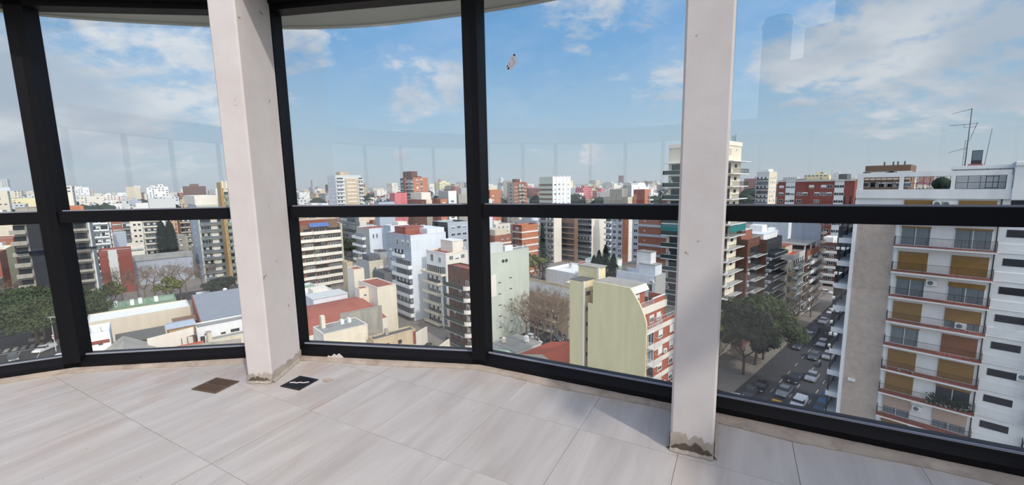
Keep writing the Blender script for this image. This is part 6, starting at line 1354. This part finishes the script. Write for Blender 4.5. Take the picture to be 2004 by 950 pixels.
for i, (px, py, c_) in enumerate([(1616, 786, 'car_blue'), (1607, 802, 'car_blue'), (1598, 822, 'car_grey')]): car(['topmost', 'middle', 'lowest'][i]+' of three parked cars beside the street-side balconies', g(px, py), 'hatch', c_)
car('white pickup truck turning at the zebra crossing on the left avenue', g(88, 686), 'pickup', 'car_white', 1.0); car('dark car driving on the left avenue', g(26, 705), 'sedan', 'car_grey', pi/2+.2); car('small white van parked by the left mullion', g(119, 707), 'van', 'car_white', -.25); car('white car at the left picture edge under the avenue tree', g(3, 624), 'sedan', 'car_white', .2); car('grey car at the left picture edge near the crossing', g(4, 660), 'sedan', 'car_grey', .2)
for i, (px, py, c_) in enumerate([(1041, 665, 'car_white'), (1047, 672, 'car_white'), (1060, 664, 'car_grey'), (1071, 667, 'car_black'), (1088, 666, 'car_grey'), (1096, 659, 'car_black')]):
    car(['white car parked by the corner of the grey-green wall', 'second white car by the corner of the grey-green wall', 'grey car under the bare trees, left one', 'black car under the bare trees, left one', 'grey car under the bare trees beside the yellow building', 'black car under the bare trees beside the yellow building'][i], g(px, py), 'hatch', c_, pi/2)
P = g(1605, 718); o = thing('motorcycle', 'dark motorcycle in mid street', 'motorcycle', (P.x, P.y, GZ-.135), TH+pi)
link('frame', MB().box(-.5, .5, -.12, .12, .45, .8).box(.3, .4, -.35, .35, .95, 1.02).box(-.6, .1, -.13, .13, .8, .88).mesh('frame', ['car_black']), o)
for x in (-.6, .6): link('wheel', MB().tube((0, -.06, 0), (0, .06, 0), .3, .3, 12).mesh('wheel', ['tyre']), o, (x, 0, .3))
# street light and road signs by the left avenue
P = g(110, 688); o = thing('street_light', 'white street light with a double arm and two round signs beside the left avenue', 'street light', (P.x, P.y, GZ-.1))
m = MB().tube((0, 0, 0), (0, 0, 9), .1, .07, 8); link('pole', m.mesh('pole', ['pale_grey']), o); link('arm', MB().box(-2.2, 3.8, -.08, .08, 8.9, 9.05).box(-2.4, -1.6, -.15, .15, 8.8, 8.95).mesh('arm', ['pale_grey']), o)
for z in (4.2, 3.6): link('sign', MB().tube((0, -.16, z), (0, -.12, z), .38, .38, 14).tube((0, -.17, z), (0, -.16, z), .26, .26, 12, 1).mesh('sign', ['lamp_red', 'white']), o)
P = g(124, 690); o = thing('road_sign', 'round red and white road sign nearer the left mullion', 'sign', (P.x, P.y, GZ-.1)); link('pole', MB().tube((0, 0, 0), (0, 0, 3), .05, .05, 6).mesh('pole', ['pale_grey']), o); link('sign', MB().tube((0, -.1, 2.7), (0, -.06, 2.7), .4, .4, 14).tube((0, -.11, 2.7), (0, -.1, 2.7), .28, .28, 12, 1).mesh('sign', ['lamp_red', 'white']), o)

# ------------------------------------------------------------------ haze over the town
hz = bpy.data.materials.new('haze'); hz.use_nodes = True; t = hz.node_tree; t.nodes.clear()
vs = t.nodes.new('ShaderNodeVolumeScatter'); vs.inputs['Color'].default_value = (.94, .97, 1, 1); vs.inputs['Density'].default_value = .00024; vs.inputs['Anisotropy'].default_value = .1
ho = t.nodes.new('ShaderNodeOutputMaterial'); t.links.new(vs.outputs[0], ho.inputs['Volume']); MATS['haze'] = hz
hb = MB().box(-5100, 5100, 150, 6100, GZ-.05, 70).mesh('haze', ['haze']); ho_ = link('haze', hb, None, kind='stuff', label='thin haze lying over the distant town', category='haze')
